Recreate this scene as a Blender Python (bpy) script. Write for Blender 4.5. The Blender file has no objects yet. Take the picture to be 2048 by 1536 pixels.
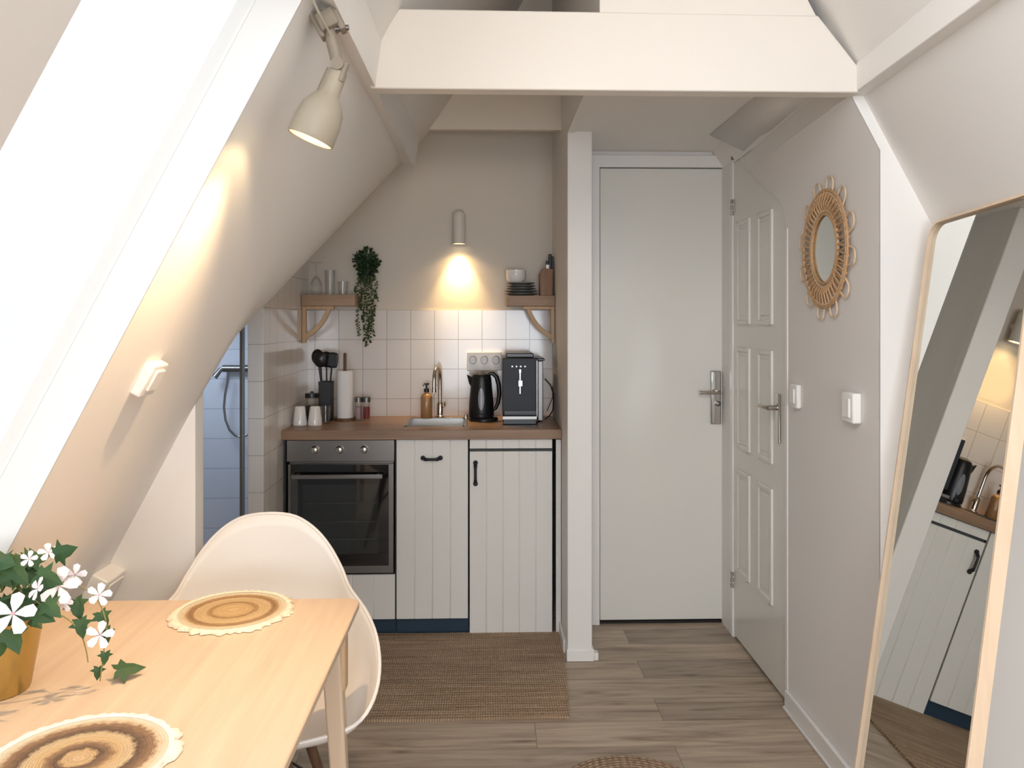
import bpy, bmesh, math, random
from mathutils import Vector, Matrix
random.seed(7)
C = bpy.context.scene.collection
sc = bpy.context.scene
PI = math.pi

# ---------------------------------------------------------------- camera
F, HC, YH = 1616.0, 1.55, 640.0          # focal length in px of the 2048 frame, eye height, horizon row
TH = math.atan(49 / F)
SN, CS = math.sin(TH), math.cos(TH)
cam = bpy.data.objects.new('camera', bpy.data.cameras.new('camera'))
C.objects.link(cam)
cam.location = (0, 0, HC)
cam.rotation_euler = (PI / 2, 0, -TH)
cam.data.sensor_width = 36
cam.data.lens = F / 2048 * 36
cam.data.shift_y = -(768 - YH) / 2048
cam.data.clip_start = 0.02
sc.camera = cam

def ray(px, py):
    u = (px - 1024) / F; v = (YH - py) / F
    return Vector((u * CS + SN, CS - u * SN, v))
def onY(px, py, Y):
    r = ray(px, py); return Vector((0, 0, HC)) + r * (Y / r.y)
def onX(px, py, X):
    r = ray(px, py); return Vector((0, 0, HC)) + r * (X / r.x)
def onZ(px, py, Z):
    r = ray(px, py); return Vector((0, 0, HC)) + r * ((Z - HC) / r.z)
def xa(px, Y): return onY(px, YH, Y).x
def za(py, Y): return onY(1000, py, Y).z

# ---------------------------------------------------------------- materials
MATS = {}
def new_mat(name):
    m = bpy.data.materials.new(name); m.use_nodes = True
    nt = m.node_tree; b = nt.nodes['Principled BSDF']
    MATS[name] = m
    return m, nt, b
def L(nt, a, b): nt.links.new(a, b)
def mat(name, col, rough=.5, metal=0, bump=0, bscale=200, coat=0, trans=0, emit=None, estr=0, ior=1.45, var=0, vscale=6):
    m, nt, b = new_mat(name)
    b.inputs['Base Color'].default_value = (*col, 1)
    b.inputs['Roughness'].default_value = rough
    b.inputs['Metallic'].default_value = metal
    b.inputs['Coat Weight'].default_value = coat
    b.inputs['Transmission Weight'].default_value = trans
    b.inputs['IOR'].default_value = ior
    if emit:
        b.inputs['Emission Color'].default_value = (*emit, 1)
        b.inputs['Emission Strength'].default_value = estr
    tc = nt.nodes.new('ShaderNodeTexCoord')
    if bump:
        n = nt.nodes.new('ShaderNodeTexNoise'); n.inputs['Scale'].default_value = bscale
        n.inputs['Detail'].default_value = 3
        bp = nt.nodes.new('ShaderNodeBump'); bp.inputs['Strength'].default_value = bump
        bp.inputs['Distance'].default_value = .002
        L(nt, tc.outputs['Object'], n.inputs['Vector']); L(nt, n.outputs['Fac'], bp.inputs['Height'])
        L(nt, bp.outputs['Normal'], b.inputs['Normal'])
    if var:
        n = nt.nodes.new('ShaderNodeTexNoise'); n.inputs['Scale'].default_value = vscale
        n.inputs['Detail'].default_value = 4
        mx = nt.nodes.new('ShaderNodeMixRGB')
        mx.inputs[1].default_value = (*[c * (1 - var) for c in col], 1)
        mx.inputs[2].default_value = (*[min(1, c * (1 + var)) for c in col], 1)
        L(nt, tc.outputs['Object'], n.inputs['Vector']); L(nt, n.outputs['Fac'], mx.inputs[0])
        L(nt, mx.outputs[0], b.inputs['Base Color'])
    return m
def ramp(nt, stops):
    r = nt.nodes.new('ShaderNodeValToRGB')
    el = r.color_ramp.elements
    while len(el) < len(stops): el.new(.5)
    for e, (p, c) in zip(el, stops): e.position = p; e.color = (*c, 1)
    return r
def wood(name, c1, c2, axis=0, scale=1.0, rough=.5, contrast=1.0, bump=.05):
    """grain running along the given object axis"""
    m, nt, b = new_mat(name)
    tc = nt.nodes.new('ShaderNodeTexCoord'); mp = nt.nodes.new('ShaderNodeMapping')
    s = [30 * scale] * 3; s[axis] = 1.6 * scale
    mp.inputs['Scale'].default_value = s
    L(nt, tc.outputs['Object'], mp.inputs['Vector'])
    n = nt.nodes.new('ShaderNodeTexNoise'); n.inputs['Scale'].default_value = 1.0
    n.inputs['Detail'].default_value = 6; n.inputs['Roughness'].default_value = .6; n.inputs['Distortion'].default_value = .4
    L(nt, mp.outputs[0], n.inputs['Vector'])
    mid = .5; w = .22 / contrast
    r = ramp(nt, [(mid - w, c1), (mid + w, c2)])
    L(nt, n.outputs['Fac'], r.inputs['Fac']); L(nt, r.outputs[0], b.inputs['Base Color'])
    b.inputs['Roughness'].default_value = rough
    bp = nt.nodes.new('ShaderNodeBump'); bp.inputs['Strength'].default_value = bump; bp.inputs['Distance'].default_value = .002
    L(nt, n.outputs['Fac'], bp.inputs['Height']); L(nt, bp.outputs[0], b.inputs['Normal'])
    return m
def tiles(name, col, grout, plane, x0, z0, tw, th, rough=.12, mortar=.0022):
    m, nt, b = new_mat(name)
    tc = nt.nodes.new('ShaderNodeTexCoord'); sp = nt.nodes.new('ShaderNodeSeparateXYZ'); cb = nt.nodes.new('ShaderNodeCombineXYZ')
    L(nt, tc.outputs['Object'], sp.inputs[0])
    L(nt, sp.outputs['X' if plane == 'XZ' else 'Y'], cb.inputs['X']); L(nt, sp.outputs['Z'], cb.inputs['Y'])
    mp = nt.nodes.new('ShaderNodeMapping'); mp.inputs['Location'].default_value = (-x0 + 20 * tw, -z0 + 20 * th, 0)
    L(nt, cb.outputs[0], mp.inputs['Vector'])
    br = nt.nodes.new('ShaderNodeTexBrick'); br.offset = 0; br.squash = 1
    br.inputs['Scale'].default_value = 1; br.inputs['Brick Width'].default_value = tw; br.inputs['Row Height'].default_value = th
    br.inputs['Mortar Size'].default_value = mortar; br.inputs['Mortar Smooth'].default_value = .3
    br.inputs['Color1'].default_value = (*col, 1); br.inputs['Color2'].default_value = (*[c * .96 for c in col], 1)
    br.inputs['Mortar'].default_value = (*grout, 1)
    L(nt, mp.outputs[0], br.inputs['Vector']); L(nt, br.outputs['Color'], b.inputs['Base Color'])
    b.inputs['Roughness'].default_value = rough
    n = nt.nodes.new('ShaderNodeTexNoise'); n.inputs['Scale'].default_value = 9; L(nt, tc.outputs['Object'], n.inputs['Vector'])
    ad = nt.nodes.new('ShaderNodeMath'); ad.operation = 'MULTIPLY_ADD'
    L(nt, n.outputs['Fac'], ad.inputs[0]); ad.inputs[1].default_value = .5
    inv = nt.nodes.new('ShaderNodeMath'); inv.operation = 'SUBTRACT'; inv.inputs[0].default_value = 1
    L(nt, br.outputs['Fac'], inv.inputs[1]); L(nt, inv.outputs[0], ad.inputs[2])
    bp = nt.nodes.new('ShaderNodeBump'); bp.inputs['Strength'].default_value = .35; bp.inputs['Distance'].default_value = .003
    L(nt, ad.outputs[0], bp.inputs['Height']); L(nt, bp.outputs[0], b.inputs['Normal'])
    return m

def planks():
    m, nt, b = new_mat('oak_laminate')
    tc = nt.nodes.new('ShaderNodeTexCoord')
    mp = nt.nodes.new('ShaderNodeMapping'); mp.inputs['Location'].default_value = (10.12, 10.03, 0)
    L(nt, tc.outputs['Object'], mp.inputs[0])
    br = nt.nodes.new('ShaderNodeTexBrick'); br.offset = .37; br.offset_frequency = 2
    br.inputs['Scale'].default_value = 1; br.inputs['Brick Width'].default_value = 1.35; br.inputs['Row Height'].default_value = .185
    br.inputs['Mortar Size'].default_value = .0012; br.inputs['Mortar Smooth'].default_value = .6
    br.inputs['Color1'].default_value = (0, 0, 0, 1); br.inputs['Color2'].default_value = (1, 1, 1, 1)
    br.inputs['Mortar'].default_value = (.5, .5, .5, 1)
    L(nt, mp.outputs[0], br.inputs['Vector'])
    # offset the grain per plank
    sepr = nt.nodes.new('ShaderNodeMath'); sepr.operation = 'MULTIPLY'; sepr.inputs[1].default_value = 37
    L(nt, br.outputs['Color'], sepr.inputs[0])
    cb = nt.nodes.new('ShaderNodeCombineXYZ'); L(nt, sepr.outputs[0], cb.inputs['X']); L(nt, sepr.outputs[0], cb.inputs['Z'])
    mp2 = nt.nodes.new('ShaderNodeMapping'); mp2.inputs['Scale'].default_value = (1.6, 20, 1)
    L(nt, tc.outputs['Object'], mp2.inputs[0])
    add = nt.nodes.new('ShaderNodeVectorMath'); add.operation = 'ADD'
    L(nt, mp2.outputs[0], add.inputs[0]); L(nt, cb.outputs[0], add.inputs[1])
    n = nt.nodes.new('ShaderNodeTexNoise'); n.inputs['Scale'].default_value = 1.3; n.inputs['Detail'].default_value = 7
    n.inputs['Roughness'].default_value = .62; n.inputs['Distortion'].default_value = .7
    L(nt, add.outputs[0], n.inputs['Vector'])
    r = ramp(nt, [(.28, (.185, .135, .095)), (.44, (.36, .285, .215)), (.58, (.46, .375, .29)), (.75, (.56, .47, .37))])
    L(nt, n.outputs['Fac'], r.inputs['Fac'])
    # knots
    mp3 = nt.nodes.new('ShaderNodeMapping'); mp3.inputs['Scale'].default_value = (1.9, 6.5, 1)
    L(nt, tc.outputs['Object'], mp3.inputs[0])
    v = nt.nodes.new('ShaderNodeTexVoronoi'); v.inputs['Scale'].default_value = 1.5
    L(nt, mp3.outputs[0], v.inputs['Vector'])
    kr = ramp(nt, [(.01, (.22, .18, .15)), (.05, (.55, .5, .45)), (.16, (1, 1, 1))])
    L(nt, v.outputs['Distance'], kr.inputs['Fac'])
    mul = nt.nodes.new('ShaderNodeMixRGB'); mul.blend_type = 'MULTIPLY'; mul.inputs[0].default_value = .8
    L(nt, r.outputs[0], mul.inputs[1]); L(nt, kr.outputs[0], mul.inputs[2])
    # per plank tone
    tr = ramp(nt, [(0, (.72, .71, .72)), (.5, (.95, .93, .90)), (1, (1.08, 1.06, 1.02))]); L(nt, br.outputs['Color'], tr.inputs['Fac'])
    mul2 = nt.nodes.new('ShaderNodeMixRGB'); mul2.blend_type = 'MULTIPLY'; mul2.inputs[0].default_value = 1
    L(nt, mul.outputs[0], mul2.inputs[1]); L(nt, tr.outputs[0], mul2.inputs[2])
    gm = nt.nodes.new('ShaderNodeMixRGB'); gm.inputs[2].default_value = (.08, .06, .045, 1)
    L(nt, br.outputs['Fac'], gm.inputs[0]); L(nt, mul2.outputs[0], gm.inputs[1])
    L(nt, gm.outputs[0], b.inputs['Base Color'])
    b.inputs['Roughness'].default_value = .42
    bp = nt.nodes.new('ShaderNodeBump'); bp.inputs['Strength'].default_value = .12; bp.inputs['Distance'].default_value = .002
    L(nt, n.outputs['Fac'], bp.inputs['Height']); L(nt, bp.outputs[0], b.inputs['Normal'])
    return m

def jute(name, c1, c2, mode='rows'):
    m, nt, b = new_mat(name)
    tc = nt.nodes.new('ShaderNodeTexCoord')
    n = nt.nodes.new('ShaderNodeTexNoise'); n.inputs['Detail'].default_value = 5; n.inputs['Scale'].default_value = 1
    mp = nt.nodes.new('ShaderNodeMapping')
    mp.inputs['Scale'].default_value = (3, 42, 1) if mode == 'rows' else (60, 60, 1)
    L(nt, tc.outputs['Object'], mp.inputs[0]); L(nt, mp.outputs[0], n.inputs['Vector'])
    r = ramp(nt, [(.3, c1), (.7, c2)]); L(nt, n.outputs['Fac'], r.inputs['Fac'])
    sp = nt.nodes.new('ShaderNodeSeparateXYZ'); L(nt, tc.outputs['Object'], sp.inputs[0])
    def sine(sock, k):
        a = nt.nodes.new('ShaderNodeMath'); a.operation = 'MULTIPLY'; a.inputs[1].default_value = k; L(nt, sock, a.inputs[0])
        s = nt.nodes.new('ShaderNodeMath'); s.operation = 'SINE'; L(nt, a.outputs[0], s.inputs[0])
        t = nt.nodes.new('ShaderNodeMath'); t.operation = 'MULTIPLY_ADD'; t.inputs[1].default_value = .5; t.inputs[2].default_value = .5
        L(nt, s.outputs[0], t.inputs[0]); return t.outputs[0]
    if mode == 'rows':
        a, bb = sine(sp.outputs['X'], 640), sine(sp.outputs['Y'], 300)
    else:
        ln = nt.nodes.new('ShaderNodeVectorMath'); ln.operation = 'LENGTH'; L(nt, tc.outputs['Object'], ln.inputs[0])
        a, bb = sine(ln.outputs['Value'], 420), sine(sp.outputs['X'], 260)
    mu = nt.nodes.new('ShaderNodeMath'); mu.operation = 'MULTIPLY'; L(nt, a, mu.inputs[0]); L(nt, bb, mu.inputs[1])
    dk = nt.nodes.new('ShaderNodeMixRGB'); dk.blend_type = 'MULTIPLY'; dk.inputs[0].default_value = 1
    rr = ramp(nt, [(0, (.55, .5, .46)), (.6, (1.05, 1.05, 1.05))]); L(nt, mu.outputs[0], rr.inputs['Fac'])
    L(nt, r.outputs[0], dk.inputs[1]); L(nt, rr.outputs[0], dk.inputs[2]); L(nt, dk.outputs[0], b.inputs['Base Color'])
    b.inputs['Roughness'].default_value = .95
    bp = nt.nodes.new('ShaderNodeBump'); bp.inputs['Strength'].default_value = .9; bp.inputs['Distance'].default_value = .006
    L(nt, mu.outputs[0], bp.inputs['Height']); L(nt, bp.outputs[0], b.inputs['Normal'])
    return m
def ringmat(name, stops, noise=.004):
    """concentric woven rings about the object's origin; stops are (radius, colour)"""
    m, nt, b = new_mat(name)
    tc = nt.nodes.new('ShaderNodeTexCoord')
    ln = nt.nodes.new('ShaderNodeVectorMath'); ln.operation = 'LENGTH'; L(nt, tc.outputs['Object'], ln.inputs[0])
    n = nt.nodes.new('ShaderNodeTexNoise'); n.inputs['Scale'].default_value = 90; L(nt, tc.outputs['Object'], n.inputs['Vector'])
    a = nt.nodes.new('ShaderNodeMath'); a.operation = 'MULTIPLY_ADD'; a.inputs[1].default_value = noise * 2
    L(nt, n.outputs['Fac'], a.inputs[0]); L(nt, ln.outputs['Value'], a.inputs[2])
    s = nt.nodes.new('ShaderNodeMath'); s.operation = 'MULTIPLY_ADD'; s.inputs[1].default_value = 6.0; s.inputs[2].default_value = -6 * noise
    L(nt, a.outputs[0], s.inputs[0])
    r = ramp(nt, [(p * 6.0, c) for p, c in stops]); L(nt, s.outputs[0], r.inputs['Fac'])
    k = nt.nodes.new('ShaderNodeMath'); k.operation = 'MULTIPLY'; k.inputs[1].default_value = 1300; L(nt, ln.outputs['Value'], k.inputs[0])
    sn = nt.nodes.new('ShaderNodeMath'); sn.operation = 'SINE'; L(nt, k.outputs[0], sn.inputs[0])
    rr = ramp(nt, [(0, (.72, .68, .64)), (.5, (1, 1, 1))])
    q = nt.nodes.new('ShaderNodeMath'); q.operation = 'MULTIPLY_ADD'; q.inputs[1].default_value = .5; q.inputs[2].default_value = .5
    L(nt, sn.outputs[0], q.inputs[0]); L(nt, q.outputs[0], rr.inputs['Fac'])
    sp = nt.nodes.new('ShaderNodeMixRGB'); sp.blend_type = 'MULTIPLY'; sp.inputs[0].default_value = .35
    L(nt, r.outputs[0], sp.inputs[1]); L(nt, rr.outputs[0], sp.inputs[2]); L(nt, sp.outputs[0], b.inputs['Base Color'])
    b.inputs['Roughness'].default_value = .9
    bp = nt.nodes.new('ShaderNodeBump'); bp.inputs['Strength'].default_value = .7; bp.inputs['Distance'].default_value = .004
    n2 = nt.nodes.new('ShaderNodeMath'); n2.operation = 'ADD'; L(nt, q.outputs[0], n2.inputs[0]); L(nt, n.outputs['Fac'], n2.inputs[1])
    L(nt, n2.outputs[0], bp.inputs['Height']); L(nt, bp.outputs[0], b.inputs['Normal'])
    return m

M_paint = mat('white_wall_paint', (.81, .785, .755), .65, bump=.05, bscale=60)
M_slope = mat('warm_white_plaster', (.81, .785, .75), .7, bump=.06, bscale=45)
M_trim = mat('white_gloss_paint', (.82, .80, .77), .35, bump=.03, bscale=30)
M_door = mat('cream_door_paint', (.77, .755, .70), .22, bump=.05, bscale=14)
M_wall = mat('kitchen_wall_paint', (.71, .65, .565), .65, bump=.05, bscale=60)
M_beam = mat('cream_beam_paint', (.75, .705, .645), .4, bump=.03, bscale=30)
M_ext = mat('sky_white_outside', (.98, .98, .98), .8)  # near white, so the bathroom's outside passes for glaring sky
M_gap_shade = mat('gap_shade', (.02, .018, .016), .8)  # shade of the door gaps put into the colour
M_floor = planks()
TW, THH, TX0, TZ0 = .1332, .1655, -.563, 1.606
M_tile_b = tiles('back_wall_tile', (.81, .77, .74), (.50, .45, .40), 'XZ', TX0, TZ0, TW, THH)
M_tile_s = tiles('side_wall_tile', (.79, .76, .73), (.52, .48, .44), 'YZ', 4.545, TZ0, TW, THH)
M_tile_bath = tiles('bathroom_tile', (.66, .70, .78), (.42, .45, .5), 'XZ', -1.20, 1.222, .60, .1655)
M_oak_top = wood('pale_oak_top', (.57, .42, .29), (.71, .56, .41), 1, 1.0, .45, .8)
M_oak_leg = wood('pale_oak_leg', (.58, .44, .31), (.68, .54, .40), 2, 1.0, .5, .8)
M_oak_frame = wood('light_wood_frame', (.68, .50, .34), (.82, .65, .48), 2, 1.2, .5, .8)
M_dark_wood = wood('dark_stained_wood', (.10, .05, .03), (.17, .09, .05), 2, 1.5, .45)
M_worktop = wood('brown_worktop', (.20, .115, .065), (.36, .225, .135), 0, .8, .38, 1.0)
M_shelf = wood('brown_shelf_wood', (.30, .19, .12), (.42, .28, .18), 0, 1.3, .55, 1)
M_bracket = wood('pine_bracket', (.52, .34, .19), (.62, .43, .26), 2, 1.5, .55)
M_block = wood('knife_block_wood', (.22, .10, .045), (.34, .17, .08), 2, 1.5, .5)
M_front = mat('cabinet_front', (.78, .765, .72), .4, bump=.02, bscale=80)
M_carcass = mat('cabinet_body', (.06, .065, .07), .6)
M_plinth = mat('dark_blue_plinth', (.018, .042, .07), .5)
M_steel = mat('brushed_steel', (.27, .262, .25), .32, 1, bump=.03, bscale=300)
M_oven = mat('oven_steel', (.22, .205, .19), .34, 1)
M_steel_dark = mat('dark_steel', (.20, .19, .18), .35, .85)
M_chrome = mat('chrome', (.62, .60, .57), .12, 1)
M_nickel = mat('satin_nickel', (.55, .50, .44), .22, 1)
M_blackmetal = mat('black_iron', (.012, .012, .014), .45)
M_blackglass = mat('oven_glass', (.006, .006, .007), .06, coat=1)
M_ovenwin = mat('oven_window', (.022, .026, .026), .08, coat=1)
M_rack = mat('oven_rack', (.07, .075, .075), .3, .5)
M_blackplastic = mat('black_plastic', (.012, .012, .014), .28)
M_navy = mat('coffee_front', (.014, .018, .03), .5)
M_white = mat('white_plastic', (.84, .82, .79), .35)
M_shell = mat('chair_shell_plastic', (.80, .765, .72), .38)
M_ceramic = mat('white_ceramic', (.82, .80, .77), .15, coat=.5)
M_greyceramic = mat('grey_stoneware', (.20, .20, .195), .3)
M_paper = mat('kitchen_paper', (.86, .85, .84), .9, bump=.2, bscale=120)
def glassmat(name, col, rough=.02, k=.75):
    m, nt, b = new_mat(name)
    b.inputs['Base Color'].default_value = (*col, 1); b.inputs['Roughness'].default_value = rough
    b.inputs['Transmission Weight'].default_value = 0; b.inputs['Specular IOR Level'].default_value = .8
    out = nt.nodes['Material Output']
    tr = nt.nodes.new('ShaderNodeBsdfTransparent'); tr.inputs[0].default_value = (*col, 1)
    gl = nt.nodes.new('ShaderNodeBsdfGlossy'); gl.inputs['Roughness'].default_value = rough
    lw = nt.nodes.new('ShaderNodeLayerWeight'); lw.inputs['Blend'].default_value = .45
    mx = nt.nodes.new('ShaderNodeMixShader')
    sc_ = nt.nodes.new('ShaderNodeMath'); sc_.operation = 'MULTIPLY'; sc_.inputs[1].default_value = k
    L(nt, lw.outputs['Fresnel'], sc_.inputs[0]); L(nt, sc_.outputs[0], mx.inputs[0])
    L(nt, tr.outputs[0], mx.inputs[1]); L(nt, gl.outputs[0], mx.inputs[2]); L(nt, mx.outputs[0], out.inputs['Surface'])
    return m
M_glass = glassmat('clear_glass', (.975, .98, .98), .03, .28)
M_pane = glassmat('window_glass', (.98, .985, .985), .0, .04)
M_mirror = mat('mirror_silver', (.80, .81, .78), .01, 1)
M_amber = mat('amber_bottle', (.42, .22, .09), .3, coat=.3)
M_red = mat('red_spice', (.25, .02, .03), .6)
M_purple = mat('pink_salt', (.50, .32, .36), .6)
M_gold = mat('brushed_gold', (.50, .37, .14), .36, 1, bump=.05, bscale=90)
M_leaf = mat('ivy_leaf', (.030, .080, .024), .6, var=.35, vscale=20)
M_leaf2 = mat('dark_trailing_leaf', (.022, .055, .018), .5, var=.45, vscale=60)
M_leaf3 = mat('variegated_leaf', (.10, .14, .07), .5, var=.5, vscale=60)
M_stem = mat('stem', (.25, .22, .08), .6)
M_petal = mat('white_petal', (.84, .78, .80), .6)
M_pcentre = mat('pink_centre', (.55, .30, .40), .6)
M_soil = mat('soil', (.03, .02, .015), .9)
M_rattan = mat('rattan', (.50, .30, .15), .55, var=.35, vscale=60)
M_rattan_l = mat('pale_rattan', (.66, .50, .34), .55, var=.2, vscale=60)
M_beige = mat('beige_lamp_metal', (.38, .335, .26), .45)
M_beige_d = mat('beige_joint_metal', (.27, .23, .18), .45)
M_lampin = mat('lamp_inside', (.85, .8, .6), .5)
M_sconce = mat('cream_sconce', (.74, .69, .62), .5)
M_bulb = mat('warm_bulb', (1, .9, .7), .5, emit=(1, .83, .45), estr=7)
M_bulb2 = mat('wall_lamp_bulb', (1, .9, .7), .5, emit=(1, .80, .45), estr=7)
M_jute = jute('jute_rug', (.42, .29, .18), (.72, .54, .37))
M_jute2 = jute('round_jute', (.40, .27, .18), (.68, .50, .35), 'rings')
CR, TN, BR, DB = (.80, .70, .54), (.62, .42, .22), (.33, .20, .11), (.14, .085, .055)
M_mat1 = ringmat('placemat_rings', [(0, (.66, .45, .22)), (.045, (.64, .42, .20)), (.050, (.44, .27, .12)), (.058, (.42, .26, .11)), (.063, (.66, .46, .24)), (.088, (.66, .46, .24)), (.094, (.36, .20, .09)), (.106, (.44, .27, .13)), (.112, (.74, .58, .36)), (.124, CR)])
M_mat2 = ringmat('placemat_rings_b', [(0, (.55, .40, .24)), (.025, TN), (.032, DB), (.048, BR), (.056, TN), (.080, (.66, .50, .30)), (.088, DB), (.112, BR), (.120, (.72, .55, .36)), (.130, CR)], .009)
M_fringe = mat('cream_fringe', (.82, .72, .56), .95, bump=1, bscale=250)
M_fringe2 = mat('white_fringe', (.84, .78, .70), .95, bump=1, bscale=250)

# ---------------------------------------------------------------- mesh builder
class MB:
    def __init__(s): s.v = []; s.f = []
    def add(s, vs, fs):
        o = len(s.v); s.v += [tuple(v) for v in vs]; s.f += [tuple(i + o for i in f) for f in fs]; return s
    def box(s, x0, x1, y0, y1, z0, z1, M=None):
        vs = [Vector((x, y, z)) for x in (x0, x1) for y in (y0, y1) for z in (z0, z1)]
        if M: vs = [M @ v for v in vs]
        return s.add(vs, [(0, 1, 3, 2), (4, 6, 7, 5), (0, 4, 5, 1), (2, 3, 7, 6), (0, 2, 6, 4), (1, 5, 7, 3)])
    def prism(s, pts, ext):
        """closed polygon of 3D points extruded by the vector ext"""
        e = Vector(ext); n = len(pts); a = [Vector(p) for p in pts]; b = [p + e for p in a]
        return s.add(a + b, [tuple(range(n))[::-1], tuple(range(n, 2 * n))] + [(i, (i + 1) % n, n + (i + 1) % n, n + i) for i in range(n)])
    def hexa(s, a, b):
        """two quads (4 points each) joined"""
        return s.add(list(a) + list(b), [(3, 2, 1, 0), (4, 5, 6, 7)] + [(i, (i + 1) % 4, 4 + (i + 1) % 4, 4 + i) for i in range(4)])
    def lathe(s, prof, c=(0, 0, 0), n=32, M=None, sx=1, sy=1, cap=True):
        c = Vector(c); vs = []
        for r, z in prof:
            for k in range(n):
                a = 2 * PI * k / n; p = Vector((r * math.cos(a) * sx, r * math.sin(a) * sy, z))
                vs.append((M @ p if M else p) + c)
        fs = []
        for i in range(len(prof) - 1):
            for k in range(n):
                k2 = (k + 1) % n; fs.append((i * n + k, i * n + k2, (i + 1) * n + k2, (i + 1) * n + k))
        if cap:
            if prof[0][0] > 1e-5: fs.append(tuple(range(n))[::-1])
            if prof[-1][0] > 1e-5: fs.append(tuple((len(prof) - 1) * n + k for k in range(n)))
        return s.add(vs, fs)
    def tube(s, pts, r, n=10, closed=False, cap=True):
        pts = [Vector(p) for p in pts]; N = len(pts)
        rs = r if isinstance(r, (list, tuple)) else [r] * N
        vs = []; prev = None
        for i, p in enumerate(pts):
            if closed: t = pts[(i + 1) % N] - pts[i - 1]
            else: t = pts[min(i + 1, N - 1)] - pts[max(i - 1, 0)]
            t.normalize()
            if prev is None:
                u = t.orthogonal().normalized()
            else:
                u = (prev - t * prev.dot(t));
                u = u.normalized() if u.length > 1e-6 else t.orthogonal().normalized()
            prev = u; w = t.cross(u)
            for k in range(n):
                a = 2 * PI * k / n; vs.append(p + (u * math.cos(a) + w * math.sin(a)) * rs[i])
        fs = []
        for i in range(N if closed else N - 1):
            j = (i + 1) % N
            for k in range(n):
                k2 = (k + 1) % n; fs.append((i * n + k, i * n + k2, j * n + k2, j * n + k))
        if not closed and cap: fs += [tuple(range(n))[::-1], tuple((N - 1) * n + k for k in range(n))]
        return s.add(vs, fs)
    def grid(s, fn, nu, nv, wrap=False):
        vs = [fn(i / (nu - (0 if wrap else 1)), j / (nv - 1)) for i in range(nu) for j in range(nv)]
        fs = []
        for i in range(nu if wrap else nu - 1):
            for j in range(nv - 1):
                i2 = (i + 1) % nu; fs.append((i * nv + j, i2 * nv + j, i2 * nv + j + 1, i * nv + j + 1))
        return s.add(vs, fs)

def link(o, parent=None):
    C.objects.link(o)
    if parent: o.parent = parent
def wloc(p):
    v = Vector((0, 0, 0))
    while p: v += p.location; p = p.parent
    return v
def obj(name, mb, m, parent=None, smooth=40, bevel=0, origin=None, solid=0, sub=0, local=False):
    me = bpy.data.meshes.new(name)
    me.from_pydata([tuple(v) for v in mb.v], [], mb.f)
    bm = bmesh.new(); bm.from_mesh(me)
    bmesh.ops.remove_doubles(bm, verts=bm.verts, dist=1e-6)
    bmesh.ops.recalc_face_normals(bm, faces=bm.faces); bm.to_mesh(me); bm.free()
    o = bpy.data.objects.new(name, me)
    if parent:
        off = Vector((0, 0, 0)) if local else wloc(parent)
        if off.length: me.transform(Matrix.Translation(-off))
    else:
        if origin == 'base':
            xs = [v.co for v in me.vertices]
            c = Vector(((min(v.x for v in xs) + max(v.x for v in xs)) / 2, (min(v.y for v in xs) + max(v.y for v in xs)) / 2, min(v.z for v in xs)))
        else: c = Vector(origin) if origin is not None else None
        if c is not None: me.transform(Matrix.Translation(-c)); o.location = c
    if smooth:
        for p in me.polygons: p.use_smooth = True
        try: me.set_sharp_from_angle(angle=math.radians(smooth))
        except Exception: pass
    me.materials.append(m)
    if solid:
        md = o.modifiers.new('solid', 'SOLIDIFY'); md.thickness = solid; md.offset = 0
    if bevel:
        md = o.modifiers.new('bevel', 'BEVEL'); md.width = bevel; md.segments = 2; md.limit_method = 'ANGLE'; md.angle_limit = math.radians(35)
    if sub:
        md = o.modifiers.new('sub', 'SUBSURF'); md.levels = sub; md.render_levels = sub
    link(o, parent)
    return o
def struct(name, mb, m, parent=None, **k):
    o = obj(name, mb, m, parent, **k)
    if not parent: o['kind'] = 'structure'
    return o
def tag(o, label, cat, group=None):
    o['label'] = label; o['category'] = cat
    if group: o['group'] = group
    return o
def thing(name, label, cat, loc, group=None):
    o = bpy.data.objects.new(name, None); o.empty_display_size = .05; C.objects.link(o); o.location = loc
    return tag(o, label, cat, group)
def copy_tree(o, parent=None):
    c = o.copy(); C.objects.link(c); c.parent = parent
    for ch in [x for x in bpy.data.objects if x.parent == o]: copy_tree(ch, c)
    return c
def box(x0, x1, y0, y1, z0, z1): return MB().box(x0, x1, y0, y1, z0, z1)

# ================================================================ THE ROOM
MZ = lambda X: 2.966 + 1.9 * X                       # main left roof pitch
MX = lambda Z: (Z - 2.966) / 1.9
KZ = lambda X, Y: 1.902 + 1.04 * (X + 1) + .316 * (Y - 4.545)   # shallower kitchen roof
YW, YR = 2.46, -2.8 
YC = 2.44                                  # jamb wall, rear wall
RIDGE = (.346, 3.62)
Xp = lambda Y: 1.2 - .0702 * (3.72 - Y)              # right purlin line
YB = 4.545
def hz(X, Y):
    m, k = MZ(X), KZ(X, Y)
    t = min(1, max(0, (Y - 2.44) / .22)); t = t * t * (3 - 2 * t)
    d = k - m; s = .06
    sm = s * math.log1p(math.exp(min(40, d / s))) if d < 2 else d
    return m + sm * t

struct('floor', box(-2.6, 2.8, YR - .1, 4.7, -.08, 0), M_floor)
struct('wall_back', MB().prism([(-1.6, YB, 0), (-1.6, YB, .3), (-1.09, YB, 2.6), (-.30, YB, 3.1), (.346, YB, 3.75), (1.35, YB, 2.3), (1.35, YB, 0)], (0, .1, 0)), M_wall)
struct('wall_tiles_back', box(-1.0, .363, YB - .008, YB, .0, TZ0), M_tile_b)
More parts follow.
